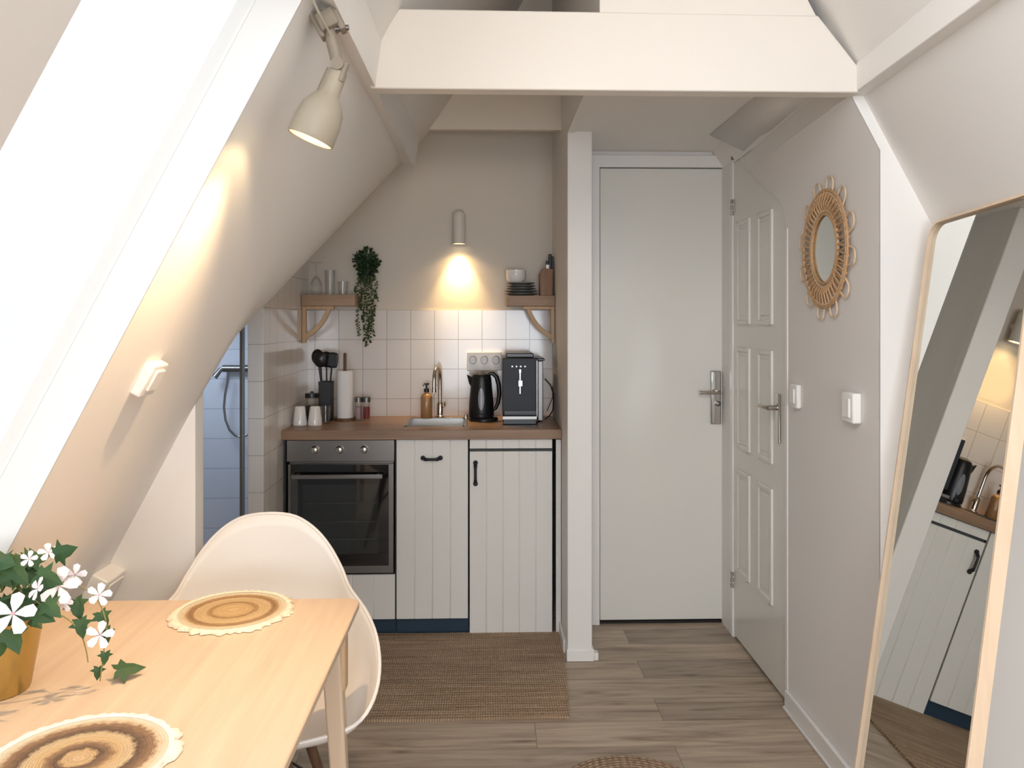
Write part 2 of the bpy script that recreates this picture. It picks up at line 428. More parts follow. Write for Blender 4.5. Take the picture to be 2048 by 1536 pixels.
# tiled stub wall left of the kitchen, its top cut by the roof
zt = lambda Y: KZ(-1.0, Y) + .02
mb = MB().prism([(-1.07, 3.64, 0), (-1.07, YB, 0), (-1.07, YB, zt(YB)), (-1.07, 3.64, zt(3.64))], (.07, 0, 0))
struct('wall_left_tiled', mb, M_tile_s, bevel=.003)
struct('trim_1', box(-1.106, -1.090, 3.64, 3.67, 0, 1.56), M_steel_dark, bevel=.003)
# kitchen right wall with its post
struct('wall_right_kitchen', box(.365, .474, 3.70, YB, 0, 2.43), M_paint)
mb = MB().box(.363, .476, 3.66, 3.72, 0, 2.41).box(.359, .484, 3.652, 3.73, 0, .055)
struct('trim_2', mb, M_trim, bevel=.004)
struct('trim_3', box(.484, .505, 3.66, 3.70, 0, .035), M_trim, bevel=.003)

# left roof: room side (with the window hole) and kitchen side
WY0, WY1, WZ0, WZ1 = 1.065, 1.716, .90, 2.27
mb = MB()
def mquad(y0, y1, z0, z1): mb.add([(MX(z0), y0, z0), (MX(z0), y1, z0), (MX(z1), y1, z1), (MX(z1), y0, z1)], [(0, 1, 2, 3)])
zr = MZ(RIDGE[0])
for y0, y1 in ((YR, WY0), (WY1, 2.40)): mquad(y0, y1, 0, zr)
mquad(WY0, WY1, 0, WZ0); mquad(WY0, WY1, WZ1, zr)
def hg(u, v):
    Y = 2.40 + (YB + .02 - 2.40) * v
    x0 = -1.56
    if Y > YW: x0 = -.885 - .19 * (Y - YW) / (3.64 - YW) if Y < 3.64 else -1.075
    X = x0 + (RIDGE[0] - x0) * u
    return (X, Y, hz(X, Y))
NU, NV = 60, 72
ys = [2.40, 2.43, 2.4599, 2.4601] + [2.48 + (YB + .02 - 2.48) * i / 60 for i in range(61)]
vs, fs = [], []
for Y in ys:
    if Y <= 2.46: x0 = -1.56
    elif Y < 3.64: x0 = -.885 - .19 * (Y - YW) / (3.64 - YW)
    else: x0 = -1.075
    for i in range(NU):
        X = x0 + (RIDGE[0] - x0) * (i / (NU - 1)); vs.append((X, Y, hz(X, Y)))
for j in range(len(ys) - 1):
    if abs(ys[j] - 2.4599) < 1e-5: continue
    for i in range(NU - 1): fs.append((j * NU + i, j * NU + i + 1, (j + 1) * NU + i + 1, (j + 1) * NU + i))
# bridge the jump at the jamb wall
mb.add(vs, fs)
struct('ceiling_left', mb, M_slope, smooth=60)
mb = MB()
n = 24
for i in range(n):
    xa_, xb_ = -.885 + (RIDGE[0] + .885) * i / n, -.885 + (RIDGE[0] + .885) * (i + 1) / n
    mb.add([(xa_, 2.455, hz(xa_, 2.455) - .0), (xb_, 2.455, hz(xb_, 2.455)), (xb_, 2.465, hz(xb_, 2.465)), (xa_, 2.465, hz(xa_, 2.465))], [(0, 1, 2, 3)])
struct('ceiling_left_joint', mb, M_slope)
# jamb wall beside the bathroom opening
mb = MB().prism([(-1.58, YW, 0), (-.88, YW, 0), (-.88, YW, MZ(-.88) + .05), (-1.58, YW, .01)], (0, .07, 0))
struct('wall_left_jamb', mb, M_slope, bevel=.003)
# bathroom
struct('wall_bathroom_back', box(-2.4, -1.07, YB - .012, YB - .001, 0, 1.66), M_tile_bath)
struct('wall_bathroom_left', box(-2.42, -2.36, 2.5, YB, 0, 1.66), M_tile_bath)
struct('wall_bathroom_front', box(-2.4, -.89, 2.535, 2.56, 0, 1.66), M_paint)
struct('bathroom_sky_skin', box(-2.42, -.90, 2.531, 2.534, 0, 1.70), M_ext)  # thin skin added to look sky-bright through the roof window
struct('ceiling_bathroom', MB().prism([(-2.42, 2.536, 1.64), (-.925, 2.536, 1.64), (-1.09, 3.64, 1.64), (-1.09, YB, 1.64), (-2.42, YB, 1.64)], (0, 0, .05)), M_ext)
mb = MB()
pts = []
for i in range(13):
    Y = 2.535 + (3.64 - 2.535) * i / 12; X = -.885 - .19 * (Y - YW) / (3.64 - YW); pts.append((X - .012, Y, hz(X, Y)))
pts.append((-1.087, YB, hz(-1.075, YB)))
for a, b in zip(pts, pts[1:]): mb.add([a, b, (b[0], b[1], 1.69), (a[0], a[1], 1.69)], [(0, 1, 2, 3)])
struct('wall_bathroom_right', mb, M_paint)

# window in the left roof: lining, frame, glass
nrm = Vector((-1.9, 0, 1)).normalized()          # outward normal of the left roof
up = Vector((1, 0, 1.9)).normalized()
def roofpt(y, z, out): return Vector((MX(z), y, z)) + nrm * out
def slab(mb, y0, y1, z0, z1, o0, o1):
    mb.hexa([roofpt(y0, z0, o0), roofpt(y1, z0, o0), roofpt(y1, z1, o0), roofpt(y0, z1, o0)],
            [roofpt(y0, z0, o1), roofpt(y1, z0, o1), roofpt(y1, z1, o1), roofpt(y0, z1, o1)])
w1 = MB()
slab(w1, WY1, WY1 + .03, WZ0 - .03, WZ1 + .03, .001, .085); slab(w1, WY0 - .03, WY0, WZ0 - .03, WZ1 + .03, .001, .085)
slab(w1, WY0, WY1, WZ0 - .03, WZ0, .001, .085); slab(w1, WY0, WY1, WZ1, WZ1 + .03, .001, .085)
win = struct('window_1', w1, M_trim)
fr = MB()
for a in ((WY1 + .001, WY1 + .03, WZ0, WZ1), (WY0, WY0 + .006, WZ0, WZ1), (WY0, WY1, WZ0, WZ0 + .05), (WY0, WY1, WZ1 - .03, WZ1)): slab(fr, *a, .086, .12)
struct('window_frame', fr, M_white, win)
gp = MB(); slab(gp, WY0, WY1, WZ0, WZ1, .092, .096)
struct('window_pane', gp, M_pane, win, smooth=0)

# purlins and beams
mb = MB()
sec = [(-.331, 2.235), (-.312, 2.37), (-.41, 2.46), (-.425, 2.288)]
mb.hexa([(x, YR, z) for x, z in sec], [(x, 3.69, z) for x, z in sec])
struct('ceiling_beam_left', mb, M_trim, bevel=.004)
mb = MB()
def rsec(Y): return [(Xp(Y), Y, 2.235), (Xp(Y), Y, 2.325), (Xp(Y) + .13, Y, 2.325), (Xp(Y) + .13, Y, 2.235)]
mb.hexa(rsec(YR), rsec(3.72))
struct('ceiling_beam_right', mb, M_trim, bevel=.004)
mb = MB().prism([(-.345, 2.39, 2.232), (1.12, 2.39, 2.232), (1.12, 2.39, 2.30), (.99, 2.39, 2.462), (-.262, 2.39, 2.468), (-.345, 2.39, 2.33)], (0, .06, 0))
struct('ceiling_beam', mb, M_beam, bevel=.004)
# loft front board and its side, hall ceiling
struct('wall_loft_front', MB().prism([(.334, 2.40, 2.462), (.99, 2.40, 2.462), (.56, 2.40, 3.28), (.334, 2.40, 3.28)], (0, .03, 0)), M_beam, bevel=.003)
struct('wall_loft_side', box(.3635, .395, 2.432, YB, 2.40, 3.4), M_paint)
struct('ceiling_hall', box(.364, 1.34, 2.45, 4.16, 2.41, 2.45), M_paint)
mb = MB().add([(1.03, 2.45, 2.409), (Xp(2.45) + .01, 2.45, 2.325), (1.21, 3.71, 2.325), (1.03, 3.71, 2.409)], [(0, 1, 2, 3)])
struct('ceiling_hall_edge', mb, M_paint, solid=.008)
# bulkhead above the kitchen run
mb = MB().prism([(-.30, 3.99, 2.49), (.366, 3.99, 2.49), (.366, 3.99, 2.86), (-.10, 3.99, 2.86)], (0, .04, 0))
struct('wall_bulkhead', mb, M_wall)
# right roof (upper), right roof (room side)
mb = MB()
ny = 12
for i in range(ny):
    a, b = YR + (YB - YR) * i / ny, YR + (YB - YR) * (i + 1) / ny
    fx = lambda Y: min(Xp(Y), 1.2) + .005
    mb.add([(fx(a), a, 2.32), (fx(b), b, 2.32), (RIDGE[0] - .01, b, 3.64), (RIDGE[0] - .01, a, 3.64)], [(0, 1, 2, 3)])
struct('ceiling_right_upper', mb, M_slope)
mb = MB()
ny = 10
for i in range(ny):
    a, b = YR + (YC + .02 - YR) * i / ny, YR + (YC + .02 - YR) * (i + 1) / ny
    k = 2.235 / 1.84
    mb.add([(Xp(a) + .040, a, 2.235), (Xp(b) + .040, b, 2.235), (Xp(b) + .04 + k, b, 0), (Xp(a) + .04 + k, a, 0)], [(0, 1, 2, 3)])
struct('ceiling_right_lower', mb, M_slope)
# hall right wall: vertical up to 2.07, leaning in to the purlin above; door opening Y 3.23..3.955
DY0, DY1 = onX(1571, 900, 1.2).y, onX(1466, 900, 1.2).y
dtop = lambda Y: 2.375 + .535 * (Y - DY1)
def dlow(Y):
    t = Y - DY0
    if t < .012: return dtop(DY0) - .10 + (.055 + 0) * t / .012
    if t < .05: return dtop(DY0) - .045 + (dtop(DY0 + .05) - dtop(DY0) + .045) * (t - .012) / .038
    return dtop(Y)
mb = MB()
def wq(y0, y1, za0, za1, zb0, zb1):       # quad on the wall between heights a (bottom) and b (top), at y0 and y1
    def pt(Y, Z):
        x = 1.2
        if Z > 2.07: x = 1.2 + (min(Xp(Y), 1.2) - 1.2) * (Z - 2.07) / (2.235 - 2.07)
        return (x, Y, Z)
    mb.add([pt(y0, za0), pt(y1, za1), pt(y1, zb1), pt(y0, zb0)], [(0, 1, 2, 3)])
n = 10
for i in range(n):
    a, b = YC + (DY0 - YC) * i / n, YC + (DY0 - YC) * (i + 1) / n
    wq(a, b, 0, 0, 2.07, 2.07); wq(a, b, 2.07, 2.07, 2.235, 2.235)
ysd = [DY0, DY0 + .006, DY0 + .012, DY0 + .03, DY0 + .05] + [DY0 + .05 + (3.72 - DY0 - .05) * i / 12 for i in range(1, 13)]
for a, b in zip(ysd, ysd[1:]):
    la, lb = min(dlow(a), 2.235), min(dlow(b), 2.235)
    if la < 2.07: wq(a, b, la, min(lb, 2.0699), 2.07, 2.07)
    wq(a, b, max(la, 2.07), max(lb, 2.07), 2.235, 2.235)
mb.prism([(1.2, 3.705, dtop(3.705)), (1.2, DY1, 2.3745), (1.2, 4.12, 2.3745), (1.2, 4.12, 2.42), (1.2, 3.705, 2.42)], (.06, 0, 0)); mb.box(1.2, 1.26, DY1 + .003, 4.12, 0, 2.42)
mb.box(1.262, 1.28, DY0 - .05, 4.2, 0, 2.42)
struct('wall_right', mb, M_paint, smooth=60)
mb = MB().prism([(1.203, YC, 0), (1.203, YC, 2.07), (1.114, YC, 2.236), (1.155, YC, 2.236), (2.40, YC, 0)], (0, .04, 0))
struct('wall_right_return', mb, M_trim)
struct('wall_right_outer', box(2.30, 2.36, YR, 2.5, 0, .4), M_paint)
# rear wall with its window opening
RX0, RX1, RZ0, RZ1 = -.75, 1.15, .45, 2.05
mb = MB().box(-1.9, RX0, YR - .1, YR, 0, 3.8).box(RX1, 2.7, YR - .1, YR, 0, 3.8).box(RX0, RX1, YR - .1, YR, 0, RZ0).box(RX0, RX1, YR - .1, YR, RZ1, 3.8)
struct('wall_rear', mb, M_paint)
fr = MB()
for a, b in ((RX0, RX0 + .06), (.27, .33), (RX1 - .06, RX1)): fr.box(a, b, YR - .07, YR - .02, RZ0, RZ1)
for a, b in ((RZ0, RZ0 + .06), (RZ1 - .06, RZ1)): fr.box(RX0, RX1, YR - .07, YR - .02, a, b)
w2 = struct('window_2', fr, M_white)
# far end wall of the hall and front door
YD = 4.105
dx0, dx1 = xa(1200, YD), xa(1447, YD)
dz1 = za(335, YD)
mb = MB().box(.474, dx0 - .035, YD, YD + .06, 0, 2.42).box(dx0 - .035, 1.25, YD, YD + .06, dz1 + .06, 2.42).box(dx1 + .03, 1.25, YD, YD + .06, 0, 2.42)
struct('wall_hall_end', mb, M_paint)
struct('door_gap_shade', box(.4, 1.3, YD + .07, YD + .09, 0, 2.42), M_gap_shade)  # dark sheet standing in for the shade around the door leaf
mb = MB().box(dx0 - .045, dx0 - .004, YD - .02, YD + .05, 0, dz1 + .004).box(dx1 + .004, dx1 + .034, YD - .02, YD + .05, 0, dz1 + .004).box(dx0 - .045, dx1 + .034, YD - .02, YD + .05, dz1 + .004, dz1 + .065)
d1 = struct('door_1', mb, M_trim, bevel=.003)
struct('door_leaf', box(dx0, dx1, YD, YD + .04, .018, dz1), M_door, d1, bevel=.004)
hx, hz_ = xa(1431, YD), za(795, YD)
pl = MB().box(hx - .027, hx + .027, YD - .012, YD, za(850, YD), za(742, YD))
hp = struct('handle_plate', pl, M_chrome, d1, bevel=.006)
z0 = za(785, YD)
struct('lever_handle', MB().tube([(hx + .008, YD - .008, z0), (hx + .008, YD - .045, z0), (hx - .005, YD - .052, z0), (hx - .095, YD - .05, z0)], [.011, .010, .009, .009], 12), M_nickel, d1)
struct('lock_cylinder', MB().lathe([(.014, 0), (.014, .012), (.008, .016), (0, .016)], (hx + .008, YD - .01, za(808, YD)), 20, Matrix.Rotation(PI / 2, 3, 'X')), M_steel_dark, d1)
struct('door_threshold', box(dx0, dx1, YD + .002, YD + .05, 0, .012), M_gap_shade, d1)  # threshold coloured near-black for the shade under the door

# panelled door in the right wall, its near top corner cut along the roof
XD = 1.205
def dpoly(y0, y1, z0, off=0):
    return [(y1, z0), (y1, min(dtop(y1), 2.372)), (y0 + .05, dtop(y0 + .05)), (y0 + .012, dtop(y0) - .045), (y0, dtop(y0) - .10), (y0, z0)]
fr = MB()
fr.box(1.196, 1.235, DY0 - .028, DY0 - .001, 0, dtop(DY0) - .085)
fr.box(1.196, 1.235, DY1 + .002, DY1 + .045, 0, 2.372)
d2 = struct('door_2', fr, M_trim, bevel=.003)
lf = MB().prism([(XD, y, z) for y, z in dpoly(DY0 + .002, DY1, .012)], (.035, 0, 0))
struct('door_leaf', lf, M_door, d2, bevel=.003)
cols = [(3.375, 3.565), (3.67, 3.86)]
rows = [(1.53, 2.02), (.94, 1.42), (.343, .835)]
for c0, c1 in cols:
    for r0, r1 in rows:
        z1 = r1
        pm = MB()
        w = .020
        t0, t1 = XD - .009, XD + .003
        pm.box(t0, t1, c0, c0 + w, r0, z1).box(t0, t1, c1 - w, c1, r0, z1).box(t0, t1, c0 + w, c1 - w, r0, r0 + w).box(t0, t1, c0 + w, c1 - w, z1 - w, z1)
        pm.box(XD - .004, t1, c0 + w + .018, c1 - w - .018, r0 + w + .018, z1 - w - .018)
        struct('door_panel', pm, M_door, d2, bevel=.004)
hy = 3.305
struct('handle_plate', box(XD - .010, XD, hy - .02, hy + .02, onX(1556, 885, XD).z, onX(1556, 787, XD).z), M_chrome, d2, bevel=.005)
z0 = onX(1556, 815, XD).z
struct('lever_handle', MB().tube([(XD - .006, hy, z0), (XD - .045, hy, z0), (XD - .052, hy + .012, z0), (XD - .052, hy + .10, z0)], [.011, .010, .009, .009], 12), M_nickel, d2)
for zz in (za(415, 3.96), za(1158, 3.96)):
    hg_ = MB()
    for k in range(3): hg_.lathe([(.008, 0), (.008, .022), (.0, .022)], (1.196, DY1 + .004, zz - .04 + k * .028), 12)
    struct('hinge', hg_, M_chrome, d2)
struct('hinge', MB().lathe([(.008, 0), (.008, .022), (0, .022)], (1.193, DY1 - .02, 2.33), 12), M_steel_dark, d2)

struct('baseboard_right', MB().box(1.184, 1.1995, YC, DY0 - .03, 0, .075).box(1.176, 1.184, YC, DY0 - .03, 0, .012), M_trim, bevel=.003)
struct('baseboard_return', box(1.184, 2.3, YC - .016, YC - .0005, 0, .075), M_trim, bevel=.003)
struct('baseboard_kitchen', box(.352, .365, 3.75, 4.0, 0, .06), M_trim, bevel=.003)

# ================================================================ KITCHEN
YF = 3.98                 # cabinet fronts
WT = 1.013                # worktop height
def fx_(px): return xa(px, YF)
def fz(py): return za(py, YF)
SX0, SX1, SY0, SY1 = -.415, -.115, 4.09, 4.43
mb = MB()
mb.box(-.999, SX0, 3.955, YB - .009, .966, WT).box(SX1, .363, 3.955, YB - .009, .966, WT).box(SX0, SX1, 3.955, SY0, .966, WT).box(SX0, SX1, SY1, YB - .009, .966, WT)
tag(obj('worktop', mb, M_worktop, bevel=.002, origin=(-.3, 4.2, .966)), 'brown wood-grain worktop running across the kitchen units', 'worktop')
# sink
sk = thing('sink', 'small square stainless steel sink set into the worktop', 'sink', (-.265, 4.26, WT))
rim = MB()
o, t = .012, .003
for a in ((SX0 - o, SX0 + .012, SY0 - o, SY1 + o), (SX1 - .012, SX1 + o, SY0 - o, SY1 + o), (SX0, SX1, SY0 - o, SY0 + .012), (SX0, SX1, SY1 - .012, SY1 + o)):
    rim.box(*a, WT, WT + t)
obj('rim', rim, M_steel, sk, bevel=.001)
x0, x1, y0, y1 = SX0 + .004, SX1 - .004, SY0 + .004, SY1 - .004
b0, b1, b2, b3 = x0 + .02, x1 - .02, y0 + .02, y1 - .02
bw = MB().add([(x0, y0, WT), (x1, y0, WT), (x1, y1, WT), (x0, y1, WT), (b0, b2, .86), (b1, b2, .86), (b1, b3, .86), (b0, b3, .86)],
              [(0, 1, 5, 4), (1, 2, 6, 5), (2, 3, 7, 6), (3, 0, 4, 7), (4, 5, 6, 7)])
obj('bowl', bw, M_steel, sk, smooth=30)
obj('drain', MB().lathe([(.0, .002), (.03, .002), (.034, 0)], (-.265, 4.26, .861), 24), M_steel_dark, sk)
tag(obj('sink_plug', MB().lathe([(.018, 0), (.018, .006), (.012, .010), (.009, .024), (0, .028)], (xa(932, 4.42), 4.40, WT + .001), 20), M_chrome, origin='base'), 'little chrome plug standing at the back right corner of the sink', 'sink plug')

# fronts with grooves
def grooved(x0, x1, z0, z1, nb, y=YF, th=.018):
    mb = MB(); w = (x1 - x0) / nb; g = .003
    pts = []
    for i in range(nb):
        a, b = x0 + i * w, x0 + (i + 1) * w
        if i == 0: pts.append((a, y))
        else: pts += [(a + g, y)]
        if i < nb - 1: pts += [(b - g, y), (b, y + .004)]
        else: pts.append((b, y))
    pts += [(x1, y + th), (x0, y + th)]
    mb.prism([(p[0], p[1], z0) for p in pts], (0, 0, z1 - z0))
    return mb
def carcass(name, label, x0, x1, zb):
    t = thing(name, label, 'cabinet', ((x0 + x1) / 2, 4.25, 0))
    obj('body', box(x0 + .001, x1 - .001, YF + .02, YB - .012, zb, .965), M_carcass, t)
    return t
cz1 = .962
# oven cabinet
ax0, ax1 = -.992, fx_(791) - .001
c1 = carcass('oven_cabinet', 'kitchen cabinet under the built-in oven, one pale low front', ax0, ax1, .085)
# the body must leave room for the oven: rebuild as low part
bpy.data.objects.remove([o for o in bpy.data.objects if o.parent == c1][0])
mb = MB().box(ax0, ax1, YF + .02, YB - .012, .085, .30).box(ax0, ax0 + .004, YF + .004, YB - .012, .30, .965).box(ax1 - .003, ax1, YF + .02, YB - .012, .30, .965)
obj('body', mb, M_carcass, c1)
obj('front', grooved(ax0 + .012, ax1 - .002, fz(1236), fz(1147), 5), M_front, c1, bevel=.0015)
obj('plinth', box(ax0, ax1, YF + .03, YF + .045, 0, .083), M_plinth, c1)
# middle cabinet
bx0, bx1 = fx_(792), fx_(937)
c2 = carcass('cabinet', 'pale grooved cabinet with black handle lying level, between oven and sink side unit', bx0, bx1, .085)
o = obj('door', grooved(bx0 + .002, bx1 - .003, fz(1236), cz1, 4), M_front, c2, bevel=.0015)
def bow(a, b, out=.028):
    a, b = Vector(a), Vector(b); d = (b - a)
    pts = []; rs = []
    for i in range(13):
        t = i / 12; k = min(1, math.sin(PI * t) * 1.8)
        pts.append(a + d * t + Vector((0, -out * k, 0)) + (Vector((0, 0, -.004 * k)) if abs(d.x) > abs(d.z) else Vector((0, 0, 0)))); rs.append(.007 if 2 < i < 10 else .009)
    m = MB().tube(pts, rs, 10)
    for p in (a, b): m.lathe([(.012, 0), (.012, .004), (.0, .005)], p, 14, Matrix.Rotation(PI / 2, 3, 'X'))
    return m
zh = fz(915)
obj('handle', bow((fx_(846), YF - .001, zh), (fx_(881), YF - .001, zh)), M_blackmetal, o)
obj('plinth', box(bx0, bx1, YF + .03, YF + .045, 0, .083), M_plinth, c2)
# right cabinet
ex0, ex1 = fx_(938.5), fx_(1106)
c3 = carcass('cabinet', 'pale grooved cabinet at the right end, its door reaching the floor', ex0, ex1, .01)
obj('drawer_front', grooved(ex0 + .002, ex1 - .004, fz(897), cz1, 5), M_front, c3, bevel=.0015)
o = obj('door', grooved(ex0 + .002, ex1 - .004, .006, fz(903), 5), M_front, c3, bevel=.0015)
xh = fx_(951)
obj('handle', bow((xh, YF - .001, fz(967)), (xh, YF - .001, fz(925))), M_blackmetal, o)
struct('trim_4', box(fx_(1112), .362, YF, YF + .02, .0, .96), M_trim)
# oven
ov = thing('oven', 'built-in oven with black glass door and three round knobs', 'oven', ((ax0 + ax1) / 2, YF, .31))
ox0, ox1 = fx_(574), fx_(789)
obj('housing', box(ox0 + .01, ox1 - .006, YF + .012, 4.45, .312, .95), M_steel_dark, ov)
zc = fz(921)
obj('control_panel', box(ox0, ox1, YF - .008, YF + .012, zc, .963), M_oven, ov, bevel=.002)
zz = fz(897)
for px in (631, 680, 729):
    k = obj('knob', MB().lathe([(.019, 0), (.019, .006), (.015, .010), (.014, .026), (.011, .028), (0, .028)], (fx_(px), YF - .008, zz), 28, Matrix.Rotation(PI / 2, 3, 'X')), M_chrome, ov)
    obj('knob_mark', box(fx_(px) - .002, fx_(px) + .002, YF - .040, YF - .035, zz - .012, zz + .012), M_steel_dark, k)
zb, ztp = fz(1143), fz(926)
dr = obj('door', box(ox0 + .006, ox1 - .004, YF - .008, YF + .012, zb, ztp), M_oven, ov, bevel=.002)
obj('door_glass', box(fx_(582), fx_(778), YF - .0115, YF - .008, fz(1128), ztp - .002), M_blackglass, dr, bevel=.001)
wx0, wx1, wz0, wz1 = fx_(606), fx_(757), fz(1103), fz(966)
obj('door_window', box(wx0, wx1, YF - .0125, YF - .0112, wz0, wz1), M_ovenwin, dr)
rk = MB()
for py in (1003, 1040, 1075): rk.box(wx0 + .01, wx1 - .01, YF - .0131, YF - .0124, fz(py) - .0022, fz(py) + .0022)
obj('oven_rack', rk, M_rack, dr)
zz = fz(948)
hb = MB().box(fx_(587), fx_(767), YF - .052, YF - .038, zz - .011, zz + .011)
for px in (597, 757): hb.box(fx_(px) - .008, fx_(px) + .008, YF - .04, YF - .010, zz - .008, zz + .008)
obj('door_handle', hb, M_steel, dr, bevel=.003)

# ---------------------------------------------------------------- shelves
def shelf(name, label, x0, x1, yf, z0, z1, side):
    t = thing(name, label, 'shelf', ((x0 + x1) / 2, (yf + YB) / 2, z0))
    obj('board', box(x0, x1, yf, YB - .009, z0, z1), M_shelf, t, bevel=.002)
    b = MB(); y0, y1 = yf + .02, yf + .05
    xw = x0 if side < 0 else x1; s = -side
    zb_ = z0 - .20
    b.box(min(xw, xw + s * .02), max(xw, xw + s * .02), y0, y1, zb_, z0 - .0005)
    b.box(min(xw + s * .02, xw + s * .17), max(xw + s * .02, xw + s * .17), y0, y1, z0 - .018, z0 - .0005)
    pts = []
    A, B = Vector((xw + s * .018, 0, zb_ + .02)), Vector((xw + s * .155, 0, z0 - .012))
    for i in range(9):
        u = i / 8; p = A.lerp(B, u); bend = math.sin(PI * u) * .016
        pts.append((p.x + s * bend, p.z - bend))
    q = [(x - s * .016, z + .018) for x, z in pts][::-1]
    b.prism([(x, y0 + .003, z) for x, z in pts + q], (0, y1 - y0 - .006, 0))
    obj('bracket', b, M_bracket, t, bevel=.0015)
    return t
LSY, RSY = 4.36, 4.34
lz0, lz1 = za(612, LSY), za(590, LSY)
lx0, lx1 = -.998, xa(710, LSY)
shelf('wall_shelf', 'short brown wooden shelf on the left with drinking glasses', lx0, lx1, LSY, lz0, lz1, -1)
rx0, rx1 = xa(1014, RSY), .363
rz0, rz1 = za(612, RSY), za(591, RSY)
shelf('wall_shelf', 'short brown wooden shelf on the right with crockery and knife block', rx0, rx1, RSY, rz0, rz1, 1)
# glasses (left shelf)
def glassprof(r0, r1, h, t=.002, base=.006):
    return [(0, 0), (r0, 0), (r1, h), (r1 - t, h), (r0 - t, base), (0, base)]
gy = 4.44
g = xa(632, gy)
wg = MB().lathe([(0, .0), (.030, 0), (.036, .03), (.034, .065), (.020, .093), (.006, .105), (.0045, .13), (.0045, .165), (.010, .172), (.033, .178), (.034, .181), (0, .181)], (g, gy, lz1 + .001), 28)
tag(obj('wine_glass', wg, M_glass, origin='base'), 'clear stemmed wine glass standing upside down on the left shelf', 'glass')
wg2 = MB().lathe([(0, .0), (.024, 0), (.030, .025), (.028, .055), (.016, .078), (.005, .088), (.004, .11), (.004, .13), (.008, .136), (.026, .141), (0, .143)], (xa(642, 4.40) - .0, 4.50, lz1 + .001), 24)
tag(obj('tall_glass', MB().lathe(glassprof(.027, .030, .135), (xa(660, gy), gy, lz1 + .001), 28), M_glass, origin='base'), 'tall straight clear glass in the middle of the left shelf', 'glass')
tag(obj('tumbler', MB().lathe(glassprof(.026, .032, .075), (xa(686, gy), gy, lz1 + .001), 28), M_glass, origin='base'), 'low clear tumbler at the right end of the left shelf', 'glass')
# crockery (right shelf)
py_ = 4.43; pxc = xa(1042, py_)
z = rz1 + .0005
def plate(r, z, m, name, label, grp=None):
    o = obj(name, MB().lathe([(0, 0), (r * .6, 0), (r * .68, .004), (r, .0115), (r, .0135), (r * .66, .007), (0, .006)], (pxc, py_, z), 40), m, origin='base')
    return tag(o, label, 'plate', grp)
labs = ['large dark grey plate at the very bottom of the plate stack on the right shelf', 'dark grey plate second from the bottom of the stack on the right shelf',
        'grey plate in the middle of the stack on the right shelf', 'grey plate second from the top of the stack on the right shelf', 'uppermost grey plate of the stack, directly under the white bowls']
for i, r in enumerate((.094, .092, .082, .080, .078)):
    plate(r, z, M_greyceramic, 'plate', labs[i], 'plates on the right shelf'); z += .0145 if i != 4 else .0138
z += .001
bl = ['lower white bowl of the pair on the grey plates', 'upper white bowl of the pair on the grey plates']
for i in range(2):
    o = obj('bowl', MB().lathe([(0, 0), (.038, 0), (.054, .018), (.056, .046), (.054, .046), (.050, .020), (.03, .006), (0, .005)], (xa(1032, py_), py_, z), 36), M_ceramic, origin='base')
    tag(o, bl[i], 'bowl', 'white bowls on the right shelf'); z += .0225
# knife block
kb = thing('knife_block', 'brown wooden knife block with black handled knives on the right shelf', 'knife block', (xa(1095, 4.42), 4.42, rz1))
kx0, kx1 = xa(1079, 4.42), .352
kz1 = za(548, 4.42); kz2 = za(538, 4.42)
mb = MB().prism([(kx0, 4.37, rz1 + .0005), (kx1, 4.37, rz1 + .0005), (kx1, 4.37, kz2), (kx0 + .015, 4.37, kz2), (kx0, 4.37, kz1)], (0, .12, 0))
obj('block', mb, M_block, kb, bevel=.002)
for i, (px, top, yy) in enumerate(((1094, 522, 4.39), (1100, 508, 4.41), (1106, 512, 4.44))):
    x = xa(px, 4.42); zt_ = za(top, 4.42)
    k = obj('knife_handle', MB().box(x - .009, x + .009, yy, yy + .02, kz2 + .001, zt_), M_blackplastic, kb, bevel=.004)
obj('knife_bolster', MB().box(xa(1094, 4.42) - .008, xa(1094, 4.42) + .008, 4.366, 4.371, kz2 - .001, kz2 + .02), M_chrome, kb)

# ---------------------------------------------------------------- wall lamp over the sink
lp = onY(918, 487, 4.475)
wl = thing('wall_lamp', 'small cream capsule-shaped wall lamp glowing above the sink', 'lamp', (lp.x, YB, lp.z))
r = .034
prof = [(r - .003, 0), (r, 0), (r, .155)] + [(r * math.cos(a), .155 + r * math.sin(a)) for a in [PI / 2 * i / 8 for i in range(1, 9)]]
prof += [(r - .003, .15), (r - .003, .0)] if False else []
obj('lamp_shade', MB().lathe([(r - .003, .001), (r, 0), (r, .15), (r * .92, .166), (r * .7, .178), (r * .4, .184), (0, .186), ], (lp.x, lp.y, lp.z), 32, cap=False), M_sconce, wl)
obj('wall_mount', MB().lathe([(.022, 0), (.022, .036)], (lp.x, YB - .001, lp.z + .09), 20, Matrix.Rotation(PI / 2, 3, 'X')), M_sconce, wl)
obj('rim', MB().tube([(lp.x + .036 * math.cos(a), lp.y + .036 * math.sin(a), lp.z) for a in [2 * PI * k / 28 for k in range(28)]], .0025, 8, closed=True), M_sconce, wl)
obj('bulb', MB().lathe([(0, 0), (r - .006, 0), (r - .006, .006), (0, .006)], (lp.x, lp.y, lp.z + .004), 24), M_bulb2, wl)
def spot(name, loc, dirv, e, col, size, blend, rad=.02):
    d = bpy.data.lights.new(name, 'SPOT'); d.energy = e; d.color = col; d.spot_size = math.radians(size); d.spot_blend = blend; d.shadow_soft_size = rad
    o = bpy.data.objects.new(name, d); C.objects.link(o); o.location = loc
    o.rotation_euler = Vector(dirv).to_track_quat('-Z', 'Y').to_euler(); return o
spot('wall_lamp_light', (lp.x, lp.y + .018, lp.z - .002), (0, .06, -1), 30, (1, .66, .30), 72, 1.0, .010)
